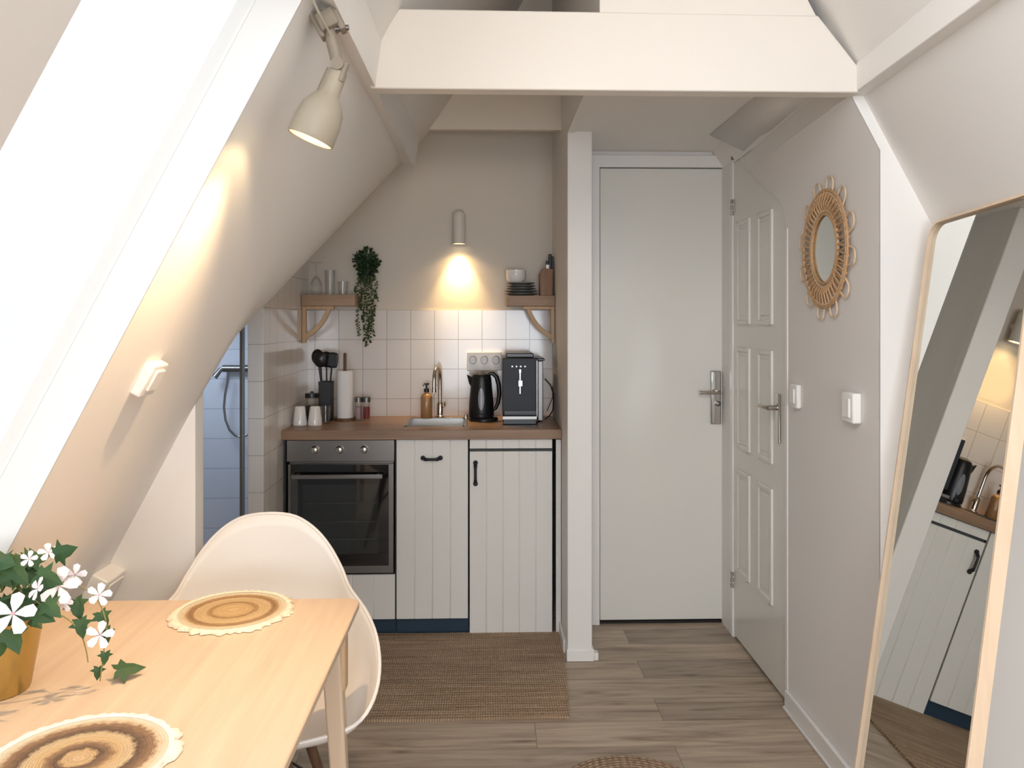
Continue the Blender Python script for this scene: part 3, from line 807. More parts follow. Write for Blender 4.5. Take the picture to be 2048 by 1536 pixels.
spot('wall_lamp_glow', (lp.x, lp.y - .004, lp.z - .002), (0, -.1, -1), 7, (1, .66, .32), 140, 1.0, .02)

# ---------------------------------------------------------------- things on the worktop
def at(px, Y, z=WT): return Vector((xa(px, Y), Y, z + .0006))
# upside down cups
def cup(px, Y, label, m=M_ceramic):
    p = at(px, Y)
    t = thing('cup', label, 'cup', p, 'white cups on the worktop')
    obj('cup_body', MB().lathe([(.033, 0), (.036, 0), (.036, .012), (.026, .090), (.021, .096), (0, .096)], p, 32), m, t)
    return t
cup(600, 4.16, 'white cup upside down at the left end of the worktop, nearest the tiled wall')
cup(630, 4.16, 'white cup upside down just right of its twin, in front of the glass canister')
# utensil holder and utensils
p = at(648, 4.38)
uh = thing('utensil_holder', 'black metal holder full of kitchen utensils beside the paper roll', 'utensil holder', p)
z0, z1 = WT + .0006, za(763, 4.33)
mb = MB()
x0, x1, y0, y1 = xa(637, 4.33), xa(662, 4.33), 4.33, 4.41
mb.box(x0, x0 + .003, y0, y1, z0, z1).box(x1 - .003, x1, y0, y1, z0, z1).box(x0, x1, y1 - .003, y1, z0, z1).box(x0, x1, y0, y0 + .003, z0, z1).box(x0, x1, y0, y1, z0, z0 + .004)
obj('holder_body', mb, M_blackmetal, uh, bevel=.001)
cx, cy = (x0 + x1) / 2, (y0 + y1) / 2
def utensil(name, label, bx, tx, tz, kind, by=0):
    A = Vector((cx + bx, cy + by, z0 + .01)); B = Vector((tx, cy + by * 1.6, tz))
    t = thing(name, label, 'utensil', A)
    d = (B - A).normalized()
    hd = .085
    obj('handle', MB().tube([A, B - d * hd * .8], .0045, 8), M_blackplastic, t)
    M = Matrix((Vector((d.z, 0, -d.x)), Vector((0, 1, 0)), d)).transposed()
    mb = MB()
    w = {'ladle': .036, 'spoon': .033, 'turner': .030}[kind]
    def f(u, v):
        a = 2 * PI * u; rr = v
        if kind == 'turner':
            ca, sa = math.cos(a), math.sin(a)
            k = 1 / max(abs(ca), abs(sa)) ** .6
            q = Vector((w * rr * ca * k, .0, hd * .5 * rr * sa * k))
        else: q = Vector((w * rr * math.cos(a), -.014 * (1 - rr * rr), hd * .5 * rr * math.sin(a)))
        return B - d * hd * .4 + M @ q
    mb.grid(f, 24, 5, wrap=True)
    obj('head', mb, M_blackplastic, t, solid=.004)
utensil('ladle', 'large round black ladle at the left of the utensil holder', -.008, xa(643, 4.37), za(705, 4.37), 'ladle', -.024)
utensil('cooking_spoon', 'round black cooking spoon in the middle of the utensil holder', .004, xa(652, 4.37), za(706, 4.37), 'spoon', .006)
utensil('spatula', 'black spatula leaning right in the utensil holder', .006, xa(668, 4.38), za(707, 4.38), 'turner', -.010)
utensil('slim_spoon', 'slim black utensil at the far left of the holder, handle tip showing', -.010, xa(631, 4.37), za(702, 4.37), 'spoon', .026)
# glass canister with black frame
p = at(624, 4.30)
gc = thing('canister', 'glass canister with black lid and base behind the cups', 'canister', p)
obj('canister_glass', MB().lathe(glassprof(.034, .034, .125), p, 28), M_glass, gc)
obj('lid', MB().lathe([(.036, .126), (.036, .150), (.008, .152), (.008, .160), (0, .160)], p, 28), M_blackplastic, gc)
obj('contents', MB().lathe([(0, .007), (.030, .007), (.030, .085), (0, .088)], p, 24), mat('coffee_beans', (.03, .018, .012), .6, bump=1, bscale=200), gc)
# glass mug
p = at(651, 4.22)
gm = thing('glass_mug', 'clear glass tumbler standing right of the white cups', 'glass', p)
obj('glass_body', MB().lathe(glassprof(.024, .029, .09), p, 28), M_glass, gm)
# paper roll
p = at(690, 4.36)
pr = thing('paper_roll_holder', 'white kitchen paper roll on a round dark wood stand', 'paper roll', p)
obj('base', MB().lathe([(0, 0), (.056, 0), (.056, .010), (.052, .013), (0, .013)], p, 36), M_dark_wood, pr)
obj('rod', MB().lathe([(.0085, .013), (.0085, .355), (.006, .36), (0, .36)], p, 16), M_dark_wood, pr)
ztop = za(741, 4.36) - WT
obj('paper_roll', MB().lathe([(.019, .0135), (.043, .0135), (.043, ztop), (.019, ztop), (.019, .0135)], p, 36, cap=False), M_paper, pr)
# spice jars
for px, m, lab in ((717, M_purple, 'spice jar with pale pink contents, left one of the two'), (733, M_red, 'spice jar with dark red contents, right one of the two')):
    p = at(px, 4.36)
    t = thing('spice_jar', lab, 'spice jar', p, 'spice jars on the worktop')
    obj('jar_glass', MB().lathe(glassprof(.020, .020, .095), p, 24), M_glass, t)
    obj('contents', MB().lathe([(0, .007), (.0175, .007), (.0175, .07), (0, .07)], p, 20), m, t)
    obj('lid', MB().lathe([(.0215, .096), (.0215, .122), (.019, .124), (0, .124)], p, 24), M_steel_dark, t)
# soap dispenser
p = at(853, 4.43)
sd = thing('soap_dispenser', 'amber bottle with black pump standing left of the tap', 'soap dispenser', p)
hh = za(788, 4.43) - WT
obj('bottle', MB().lathe([(0, 0), (.030, 0), (.032, .004), (.032, hh - .018), (.026, hh - .004), (.012, hh + .004), (.012, hh + .012), (0, hh + .012)], p, 32), M_amber, sd)
obj('pump', MB().lathe([(.014, hh + .012), (.014, hh + .030), (.005, hh + .032), (.005, hh + .050), (.014, hh + .051), (.014, hh + .060), (0, hh + .061)], p, 20).tube([p + Vector((0, 0, hh + .056)), p + Vector((-.012, -.03, hh + .056)), p + Vector((-.014, -.038, hh + .050))], .005, 8), M_blackplastic, sd)
# tap
p = at(880, 4.485)
tp = thing('tap', 'tall brushed metal swan neck tap behind the sink', 'tap', p)
obj('tap_base', MB().lathe([(.024, 0), (.024, .006), (.017, .012), (.017, .075), (.012, .082), (0, .082)], p, 24), M_nickel, tp)
pts = [p + Vector((0, 0, .07)), p + Vector((0, 0, .15))]
R = .082; topz = za(733, 4.40) - WT - R * 1.0
pts.append(p + Vector((0, 0, topz)))
hd = Vector((-.14, -1, 0)).normalized()
for i in range(1, 17):
    a = PI * i / 16; pts.append(p + Vector((0, 0, topz)) + hd * (R * (1 - math.cos(a))) + Vector((0, 0, R * math.sin(a))))
pts.append(pts[-1] - Vector((0, 0, .03)))
obj('spout', MB().tube(pts, .0095, 14), M_nickel, tp)
obj('nozzle', MB().lathe([(.0115, 0), (.0115, .022), (.0095, .024)], pts[-1] - Vector((0, 0, .022)), 18), M_nickel, tp)
obj('lever', MB().tube([p + Vector((0, 0, .055)), p + Vector((.028, -.004, .062)), p + Vector((.03, -.05, .085))], [.008, .006, .005], 10), M_nickel, tp)
# kettle
p = at(967, 4.33)
kt = thing('kettle', 'black electric kettle with an oval water window', 'kettle', p)
KH = za(744, 4.33) - WT
obj('kettle_base', MB().lathe([(0, 0), (.078, 0), (.078, .012), (.070, .018), (0, .018)], p, 36), M_blackplastic, kt)
q = p + Vector((-.012, 0, 0))
bd = MB().lathe([(0, .019), (.066, .019), (.068, .03), (.066, .09), (.060, .15), (.053, KH - .03), (.045, KH - .012), (.02, KH), (0, KH)], q, 40)
kb_ = obj('kettle_body', bd, M_blackplastic, kt)
sp = MB().hexa([q + Vector((-.045, -.02, KH - .028)), q + Vector((-.045, .02, KH - .028)), q + Vector((-.045, .02, KH - .095)), q + Vector((-.045, -.02, KH - .095))],
               [q + Vector((-.078, -.010, KH - .012)), q + Vector((-.078, .010, KH - .012)), q + Vector((-.066, .006, KH - .06)), q + Vector((-.066, -.006, KH - .06))])
obj('spout', sp, M_blackplastic, kt, bevel=.006)
hp_ = [(.035, KH - .010), (.062, KH - .008), (.082, KH - .028), (.094, KH - .07), (.097, KH - .12), (.090, KH - .165), (.076, KH - .195), (.060, KH - .205)]
obj('kettle_handle', MB().tube([q + Vector((a, 0, b)) for a, b in hp_], [.010, .012, .012, .012, .012, .011, .010, .009], 12), M_blackplastic, kt)
ow = MB()
def fw(u, v):
    a = 2 * PI * u; zz = .118 + .058 * v * math.sin(a); xx = .016 * v * math.cos(a)
    rr = .0665 - .005 * max(0, (zz - .09) / .06) + .002
    return q + Vector((xx, -math.sqrt(rr * rr - xx * xx), zz))
ow.grid(fw, 28, 4, wrap=True)
obj('water_window', ow, mat('grey_water_window', (.24, .25, .28), .25), kb_)
obj('switch', MB().box(-.012, .012, -.012, .006, 0, .02, Matrix.Translation(q + Vector((0, -.066, .022)))), M_navy, kt, bevel=.003)
# coffee machine
cx0, cx1 = xa(1005, 4.16), xa(1073, 4.16)
cm = thing('coffee_machine', 'dark automatic coffee machine with a silver spout at the right of the worktop', 'coffee machine', ((cx0 + cx1) / 2, 4.3, WT))
cz = WT + .003; ct = za(716, 4.16); yb_ = 4.50; y0 = 4.16
obj('machine_body', box(cx0 + .004, cx1 + .010, y0 + .02, yb_, cz + .002, ct), M_blackplastic, cm, bevel=.006)
fp = obj('front_panel', box(cx0, cx1, y0, y0 + .02, za(822, y0), ct - .002), M_navy, cm, bevel=.003)
obj('side_trim', box(cx1 - .001, cx1 + .007, y0 + .004, y0 + .03, za(835, y0), ct - .012), M_steel, cm, bevel=.002)
obj('lid', MB().box(cx0 + .02, cx1 - .012, y0 + .05, yb_ - .06, ct, ct + .022).box(cx1 - .01, cx1 + .045, y0 + .04, yb_ - .02, ct - .018, ct - .004), M_blackplastic, cm, bevel=.004)
obj('side_tank', box(cx1 + .012, cx1 + .040, y0 + .09, yb_ - .02, cz + .002, ct - .019), M_steel_dark, cm, bevel=.004)
xs = xa(1040, y0)
obj('coffee_spout', MB().box(xs - .004, xs + .004, y0 - .010, y0, za(788, y0), za(738, y0)).box(xs - .010, xs + .012, y0 - .030, y0, za(772, y0), za(760, y0)).box(xs - .006, xs + .006, y0 - .014, y0, za(746, y0), za(738, y0)), M_chrome, fp, bevel=.002)
bt = MB()
for i in range(4): bt.lathe([(.0045, 0), (.0045, .003), (0, .003)], (cx0 + .05 + i * .022, y0, za(733, y0)), 12, Matrix.Rotation(PI / 2, 3, 'X'))
obj('buttons', bt, M_steel, fp)
obj('drip_tray', MB().box(cx0 + .002, cx1 - .002, y0 - .035, y0 + .02, cz, cz + .028), M_blackplastic, cm, bevel=.003)
obj('tray_trim', box(cx0, cx1, y0 - .037, y0 - .034, cz + .026, cz + .042), M_steel, cm, bevel=.001)
tag(obj('metal_tray', box(cx0 - .003, cx1 + .004, 4.075, 4.155, WT + .0003, WT + .0028), M_steel, origin='base', bevel=.001), 'thin silver tray lying in front of the coffee machine', 'tray')
# power sockets on the back wall
p0, p1 = onY(934, 704, YB - .012), onY(1003, 741, YB - .012)
ps = thing('socket_strip', 'cream triple wall socket above the kettle', 'socket', ((p0.x + p1.x) / 2, YB - .01, p1.z))
obj('socket_plate', box(p0.x, p1.x, YB - .028, YB - .0085, p1.z, p0.z), M_white, ps, bevel=.003)
for i in range(3):
    x = p0.x + (p1.x - p0.x) * (i + .5) / 3; zc_ = (p0.z + p1.z) / 2 + .008
    m = MB().tube([(x + .019 * math.cos(a), YB - .0285, zc_ + .022 * math.sin(a)) for a in [2 * PI * k / 20 for k in range(20)]], .0022, 6, closed=True)
    for s in (-.006, .006): m.lathe([(.0024, 0), (.0024, .002), (0, .002)], (x + s, YB - .028, zc_), 8, Matrix.Rotation(PI / 2, 3, 'X'))
    obj('socket', m, M_steel_dark, ps)
# cable
pts = []
for px, py, Y in ((1090, 758, 4.40), (1101, 770, 4.40), (1109, 787, 4.39), (1111, 803, 4.38), (1106, 820, 4.36), (1099, 832, 4.33), (1090, 838, 4.28)):
    v = onY(px, py, Y); v.z = max(v.z, WT + .004); v.x = min(v.x, .358); pts.append(v)
tag(obj('power_cord', MB().tube(pts, .0035, 8), M_blackplastic, origin='base'), 'black cord looping down right of the coffee machine', 'cord')
pts = [onY(1119, 772, 4.42), onY(1108, 795, 4.42), onY(1098, 812, 4.43), onY(1094, 822, 4.44)]
for v in pts: v.x = min(v.x, .357)
tag(obj('thin_cord', MB().tube(pts, .0022, 6), M_blackplastic, origin='base'), 'thin dark lead slanting against the right kitchen wall', 'cord')

# ---------------------------------------------------------------- hanging plant on the back wall
def smallleaf(mb, p, d, n_, s):
    d = d.normalized(); side = d.cross(n_).normalized(); nn = side.cross(d)
    P = [p, p + d * s * .45 + side * s * .36, p + d * s, p + d * s * .45 - side * s * .36, p + d * s * .5 - nn * s * .12]
    mb.add(P, [(0, 1, 4), (1, 2, 4), (2, 3, 4), (3, 0, 4)])
hp0 = onY(733, 530, 4.47)
hpz = za(560, 4.47)
hpl = thing('hanging_plant', 'dark green trailing plant hanging beside the left shelf', 'plant', (hp0.x, YB - .01, hpz))
obj('pot', MB().lathe([(.028, 0), (.036, .05), (.034, .052), (.026, .004), (0, .004)], (hp0.x, 4.475, hpz), 24), M_blackplastic, hpl)
obj('wall_hook', MB().box(hp0.x - .006, hp0.x + .006, 4.50, YB - .0085, hpz + .02, hpz + .03), M_blackmetal, hpl)
fo = MB()
def rv(): return Vector((random.gauss(0, 1), random.gauss(0, 1), random.gauss(0, 1))).normalized()
for i in range(620):
    v = rv(); rr = random.random() ** .5
    x = v.x * .066 * rr; y = v.y * .045 * rr; zz = v.z * .10 * rr
    w = 1.05 if zz > -.01 else .80
    c = Vector((hp0.x + x * w, 4.465 + y, hpz + .075 + zz))
    d = Vector((x * 9, -.4 + y * 4, .5 + zz * 2)) + rv() * .8
    smallleaf(fo, c, d, rv(), random.uniform(.018, .030))
obj('foliage', fo, M_leaf2, hpl, smooth=0)
ends = [(718, 672), (724, 640), (729, 690), (735, 693), (741, 684), (748, 672), (753, 600), (715, 600), (738, 660), (745, 640)]
for k, (ex, ey) in enumerate(ends):
    A = Vector((hp0.x + (ex - 733) / 361 * .9, 4.45 - .01 * (k % 3), hpz + .02)); B = onY(ex, ey, 4.49 - .012 * (k % 3))
    pts = []
    for i in range(9):
        t = i / 8; q_ = A.lerp(B, t); q_.x += .007 * math.sin(t * 7 + k); q_.y -= .015 * math.sin(PI * min(1, t * 1.6)) * (1 - t); pts.append(q_)
    vn = MB().tube(pts, .0012, 5)
    o = obj('vine', vn, M_stem, hpl)
    lv = MB(); nl = int((A.z - B.z) / .0058)
    for i in range(nl):
        t = (i + random.random()) / nl; f_ = t * 8; j = min(7, int(f_)); c = pts[j].lerp(pts[j + 1], f_ - j)
        if .05 < t < .45 and random.random() < .35: continue
        d = Vector((random.choice((-1, 1)) * random.uniform(.4, 1), random.uniform(-.8, .1), random.uniform(-.9, .2)))
        smallleaf(lv, c, d, Vector((0, -1, .3)) + rv() * .5, random.uniform(.012, .020))
    obj('vine_leaves', lv, M_leaf2 if k % 3 else M_leaf3, o, smooth=0)

# ---------------------------------------------------------------- bathroom shower fitting
sh = thing('shower_mixer', 'chrome shower mixer bar with looping hose on the bathroom wall', 'shower', onY(470, 742, 4.5))
yb2 = YB - .05
A, B = onY(446, 737, yb2), onY(500, 737, yb2)
obj('mixer_bar', MB().tube([A, B], .020, 14), M_steel_dark, sh)
obj('hand_shower', MB().tube([A + Vector((-.0, -.03, .0)), A + Vector((-.03, -.05, -.045))], [.012, .016], 12), M_steel_dark, sh)
pts = [onY(a, b, yb2 - .03) for a, b in ((457, 745), (455, 765), (450, 790), (448, 815), (451, 840), (459, 860), (470, 871), (482, 874), (495, 870))]
obj('hose', MB().tube(pts, .0065, 8), M_steel_dark, sh)

# ================================================================ RUGS
ru = MB().box(-1.02, 0, 0, .9, 0, .012)
def frug(u, v):
    x = -.98 + (1.30 + .0) * u; y = 3.13 + .86 * v
    return Vector((x + .045 * v * u, y + .006 * math.sin(9 * u), .0))
g = MB().grid(frug, 40, 20)
def solidgrid(g, nu, nv, th, z0):
    top = [Vector(v) + Vector((0, 0, z0 + th)) for v in g.v]; bot = [Vector(v) + Vector((0, 0, z0)) for v in g.v]
    n = len(top); m = MB(); fs = list(g.f) + [tuple(i + n for i in f[::-1]) for f in g.f]
    per = [i * nv for i in range(nu)] + [(nu - 1) * nv + j for j in range(1, nv)] + [i * nv + nv - 1 for i in range(nu - 2, -1, -1)] + [j for j in range(nv - 2, 0, -1)]
    for a, b in zip(per, per[1:] + per[:1]): fs.append((a, b, b + n, a + n))
    return m.add(top + bot, fs)
tag(obj('jute_rug', solidgrid(g, 40, 20, .010, .0005), M_jute, origin=(-.3, 3.5, 0)), 'rectangular brown woven jute rug on the floor in front of the kitchen units', 'rug')
rc = onZ(1240, 1515, 0)
rr_ = .27
prof = [(0, .012), (rr_ * .5, .012), (rr_ - .01, .011), (rr_, .006), (rr_ - .004, .0005), (0, .0005)]
o = obj('round_rug', MB().lathe(prof, (rc.x, rc.y - rr_, 0), 64), M_jute2, origin=(rc.x, rc.y - rr_, 0))
tag(o, 'round braided jute rug at the bottom edge of the picture', 'rug')

# ================================================================ TABLE
TZ = .83
tx0, tx1, ty0, ty1 = -1.105, -.327, .93, 2.105
tb = thing('dining_table', 'pale oak dining table with rounded corners at the left', 'table', ((tx0 + tx1) / 2, 1.5, 0))
def rrect(x0, x1, y0, y1, r, n=8):
    p = []
    for cx, cy, a0 in ((x1 - r, y1 - r, 0), (x0 + r, y1 - r, PI / 2), (x0 + r, y0 + r, PI), (x1 - r, y0 + r, 1.5 * PI)):
        for i in range(n + 1):
            a = a0 + PI / 2 * i / n; p.append((cx + r * math.cos(a), cy + r * math.sin(a)))
    return p
rp = rrect(tx0, tx1, ty0, ty1, .035)
obj('tabletop', MB().prism([(x, y, TZ - .018) for x, y in rp], (0, 0, .018)), M_oak_top, tb, bevel=.003)
def tleg(xt, yt, xb, yb):
    m = MB(); w0, w1 = .024, .016
    def q(x, y, z, w): return [(x - w, y - w, z), (x + w, y - w, z), (x + w, y + w, z), (x - w, y + w, z)]
    return m.hexa(q(xt, yt, TZ - .019, w0), q(xb, yb, 0, w1))
for xt, yt, xb, yb in ((tx1 - .055, 1.98, tx1 - .02, 2.04), (tx0 + .07, 1.98, tx0 + .03, 2.04), (tx1 - .055, 1.06, tx1 - .02, 1.0), (tx0 + .07, 1.06, tx0 + .03, 1.0)):
    obj('leg', tleg(xt, yt, xb, yb), M_oak_leg, tb, bevel=.006)
for y in (1.98, 1.06): obj('apron', box(tx0 + .096, tx1 - .081, y - .012, y + .012, TZ - .075, TZ - .019), M_oak_leg, tb)
for x in (tx0 + .07, tx1 - .055): obj('apron', box(x - .01, x + .01, 1.086, 1.954, TZ - .075, TZ - .019), M_oak_leg, tb)

obj('corner_bracket', box(tx1 - .045, tx1 - .018, 1.975, 2.02, TZ - .19, TZ - .019), M_bracket, tb, bevel=.009)
# placemats
def placemat(cx, cy, R, m, mf, label, seed):
    rnd = random.Random(seed)
    t = thing('placemat', label, 'placemat', (cx, cy, TZ), 'woven placemats')
    z = TZ + .0006
    def f(u, v):
        a = 2 * PI * u; r_ = R * .88 * v
        return Vector((cx + r_ * math.cos(a), cy + r_ * math.sin(a), z + .007 + .0012 * math.sin(v * 60)))
    mb = MB().grid(f, 72, 26, wrap=True)
    mb.lathe([(R * .88, .007), (R * .88, 0), (0, 0)], (cx, cy, z), 72)
    obj('woven_disc', mb, m, t)
    ph = [rnd.uniform(.93, 1.04) for _ in range(96)]
    fr = MB()
    def g_(u, v):
        k = int(round(u * 96)) % 96; a = 2 * PI * k / 96
        rr = R * .87 + (R * ph[k] - R * .87) * math.sin(v * PI / 2 * 1.0) if v < .5 else R * ph[k] - (R * ph[k] - R * .87) * (1 - math.cos((v - .5) * PI)) * 0
        seq = [(R * .875, .0075), (R * .93, .0095 + .0015 * (k % 2)), (R * ph[k] * .99, .006), (R * ph[k], .001), (R * .88, .0)]
        r_, zz = seq[int(round(v * 4))]
        return Vector((cx + r_ * math.cos(a), cy + r_ * math.sin(a), z + zz))
    fr.grid(g_, 96, 5, wrap=True)
    obj('fringe', fr, mf, t, smooth=60)
c = onZ(466, 1226, TZ)
placemat(c.x, c.y, .146, M_mat1, M_fringe, 'round fringed placemat farther back on the table, near the chair', 3)
c2_ = Vector((-.665, 1.335, TZ))
placemat(c2_.x, c2_.y, .155, M_mat2, M_fringe2, 'round fringed placemat at the near bottom edge of the table', 5)

# ================================================================ ARMCHAIR
CXc = -.627
ch = thing('armchair', 'white plastic shell armchair with dark wooden legs behind the table', 'chair', (CXc, 2.2, 0))
rim = [(0, 2.455, .968), (.075, 2.452, .958), (.133, 2.443, .922), (.178, 2.43, .870), (.215, 2.405, .808), (.240, 2.36, .762), (.285, 2.27, .728),
       (.316, 2.17, .690), (.325, 2.08, .635), (.308, 2.01, .585), (.265, 1.97, .548), (.18, 1.955, .530), (.09, 1.95, .522), (0, 1.95, .520)]
def cat(P, t):
    n = len(P); f = t * (n - 1); i = min(n - 2, int(f)); u = f - i
    g = lambda k: Vector(P[k]) if 0 <= k < n else (Vector((-P[-k][0], P[-k][1], P[-k][2])) if k < 0 else Vector((-P[2 * n - 2 - k][0], P[2 * n - 2 - k][1], P[2 * n - 2 - k][2])))
    p0, p1, p2, p3 = g(i - 1), g(i), g(i + 1), g(i + 2)
    return .5 * ((2 * p1) + (p2 - p0) * u + (2 * p0 - 5 * p1 + 4 * p2 - p3) * u * u + (3 * p1 - 3 * p2 + p3 - p0) * u ** 3)
def rimpt(u):
    return cat(rim, u * 2) if u <= .5 else (lambda v: Vector((-v.x, v.y, v.z)))(cat(rim, (1 - u) * 2))
base = Vector((0, 2.19, .470))
def shell(u, v):
    R_ = rimpt(u); back = max(0, math.cos(2 * PI * u))
    kxy = 1 - (1 - v) ** (1.55 + .5 * back); kz = v ** (2.3)
    p = Vector((R_.x * kxy, base.y + (R_.y - base.y) * kxy, base.z + (R_.z - base.z) * kz))
    if v > .93: p.x *= 1 + .10 * (v - .93) / .07 * .25; 
    a = .13; dx, dy = p.x, p.y - 2.19
    return Vector((CXc + dx * math.cos(a) - dy * math.sin(a), 2.19 + dx * math.sin(a) + dy * math.cos(a), p.z))
obj('seat_shell', MB().grid(shell, 96, 30, wrap=True), M_shell, ch, solid=.007, smooth=80)
obj('shell_rim', MB().tube([shell(i / 96, 1) for i in range(96)], .005, 8, closed=True), M_shell, ch)
for sx_, sy_ in ((-1, -1), (1, -1), (-1, 1), (1, 1)):
    A = Vector((CXc + sx_ * .10, 2.19 + sy_ * .09, .455)); B = Vector((CXc + sx_ * .21, 2.19 + sy_ * .19, .0))
    lg = obj('leg', MB().tube([A, A.lerp(B, .5), B], [.015, .014, .010], 14), M_dark_wood, ch)
br_ = MB()
for s in (-1, 1):
    br_.tube([(CXc + s * .155, 2.19 - .14, .23), (CXc, 2.19, .42), (CXc - s * .155, 2.19 + .14, .23)], .004, 8)
br_.box(CXc - .11, CXc + .11, 2.09, 2.29, .452, .462)
obj('brace', br_, M_blackmetal, ch)

# ================================================================ POTTED IVY
pc = Vector((-.955, 1.60, TZ + .0006))
iv = thing('potted_ivy', 'flowering ivy in a brushed gold pot on the table', 'plant', pc)
pot = obj('pot', MB().lathe([(0, 0), (.058, 0), (.060, .004), (.083, .140), (.084, .146), (.080, .146), (.060, .02), (0, .02)], pc, 48), M_gold, iv)
obj('soil', MB().lathe([(0, .128), (.077, .128)], pc, 32), M_soil, iv)
IVY = [(0, 0), (.10, -.10), (.38, -.16), (.30, .06), (.62, .20), (.30, .36), (.26, .62), (0, 1.05)]
def ivyleaf(mb, p, d, nrm_, s):
    d = d.normalized(); side = d.cross(nrm_).normalized(); nn = side.cross(d)
    pts = [(x, y) for x, y in IVY] + [(-x, y) for x, y in IVY[::-1] if x > 0]
    ctr = p + d * s * .3
    P = [p + side * (x * s) + d * (y * s) - nn * (s * (.22 * abs(x) + .18 * y * y)) for x, y in pts]
    n = len(P); P.append(ctr)
    mb.add(P, [(i, (i + 1) % n, n) for i in range(n)])
fo = MB(); rnd = random.Random(11)
top = pc + Vector((0, 0, .145))
tocam = Vector((.5, -.8, .25))
for i in range(64):
    a = rnd.uniform(0, 2 * PI); rr = rnd.uniform(.0, .085); h = rnd.uniform(.0, .105) * (1 - rr * 3) + .01
    c = top + Vector((rr * math.cos(a), rr * math.sin(a), h))
    d = Vector((math.cos(a), math.sin(a), rnd.uniform(-.9, .5)))
    ivyleaf(fo, c, d, tocam + Vector((rnd.uniform(-.4, .4), rnd.uniform(-.4, .4), rnd.uniform(-.1, .6))), rnd.uniform(.034, .05))
def onpl(px, py, Y): return onY(px, py, Y)
for px, py, Y, dx, dz, s in ((150, 1200, 1.62, .4, -.9, .040), (160, 1240, 1.60, .3, -1, .036), (200, 1225, 1.63, .5, -.8, .034), (210, 1258, 1.62, .3, -1, .030), (211, 1305, 1.60, 0, -1, .024), (197, 1335, 1.60, 0, -1, .024), (110, 1110, 1.6, .8, .3, .045), (75, 1150, 1.55, .8, -.2, .05), (20, 1260, 1.50, .4, -.7, .045), (5, 1275, 1.50, -.2, -.8, .045), (70, 1225, 1.53, .9, -.3, .04), (90, 1205, 1.53, .7, -.5, .04)):
    ivyleaf(fo, onpl(px, py, Y), Vector((dx, -.2, dz)), tocam, s)
obj('foliage', fo, M_leaf, iv, smooth=0, solid=.0006)
vi = MB()
def vpath(L_): return [onpl(*q) for q in L_]
def smoothp(P, n=6):
    P = [Vector(p) for p in P]; out = []
    for i in range(len(P) - 1):
        p0, p1, p2, p3 = P[max(0, i - 1)], P[i], P[i + 1], P[min(len(P) - 1, i + 2)]
        for k in range(n):
            u = k / n; out.append(.5 * ((2 * p1) + (p2 - p0) * u + (2 * p0 - 5 * p1 + 4 * p2 - p3) * u * u + (3 * p1 - 3 * p2 + p3 - p0) * u ** 3))
    return out + [P[-1]]
obj('vine', MB().tube(smoothp(vpath([(70, 1200, 1.58), (100, 1222, 1.58), (135, 1238, 1.59), (160, 1265, 1.60), (172, 1300, 1.61), (176, 1325, 1.61)])), .0013, 6), M_stem, iv)
obj('vine', MB().tube(smoothp(vpath([(60, 1190, 1.60), (110, 1165, 1.62), (160, 1172, 1.63), (195, 1200, 1.62), (213, 1250, 1.61), (208, 1300, 1.60), (200, 1362, 1.60)])), .0013, 6), M_stem, iv)
def flower(p, nv, s):
    nv = nv.normalized(); u = nv.orthogonal().normalized(); w = nv.cross(u)
    mb = MB()
    for k in range(5):
        a = 2 * PI * k / 5; d = (u * math.cos(a) + w * math.sin(a)); sd_ = nv.cross(d)
        P = [p, p + d * s * .5 + sd_ * s * .25 + nv * s * .10, p + d * s * .86 + sd_ * s * .29 + nv * s * .12, p + d * s * 1.02 + nv * s * .10, p + d * s * .86 - sd_ * s * .29 + nv * s * .12, p + d * s * .5 - sd_ * s * .25 + nv * s * .10]
        mb.add(P, [(0, 1, 2, 3, 4, 5)])
    o = obj('flower', mb, M_petal, iv, smooth=0, solid=.0008)
    obj('flower_centre', MB().lathe([(0, 0), (s * .12, s * .02), (0, s * .12)], p, 10), M_pcentre, o)
for px, py, Y, s, nv in ((26, 1228, 1.50, .038, (.45, -.85, .25)), (118, 1172, 1.56, .036, (.3, -.8, .3)), (198, 1190, 1.60, .024, (.6, -.5, .6)), (200, 1270, 1.60, .027, (.2, -.9, .2)), (97, 1105, 1.62, .020, (.3, -.6, .7)), (58, 1118, 1.58, .016, (.2, -.8, .4)), (75, 1178, 1.52, .022, (-.5, -.6, .4)), (150, 1150, 1.60, .022, (.3, -.9, .1)), (128, 1206, 1.56, .018, (.1, -.9, -.2))):
    flower(onpl(px, py, Y), Vector(nv), s)
# loose leaf lying on the table
fl = MB(); lp_ = onZ(234, 1362, TZ)
ivyleaf(fl, lp_ + Vector((0, 0, .016)), Vector((.9, .55, .0)), Vector((.1, -.55, 1)), .052)
o = obj('ivy_leaf', fl, M_leaf, solid=.0006, smooth=0)
mn = min((o.matrix_world @ v.co).z for v in o.data.vertices)
o.data.transform(Matrix.Translation((0, 0, TZ + .0008 - mn)))
tag(o, 'single loose green ivy leaf lying on the oak tabletop', 'leaf')

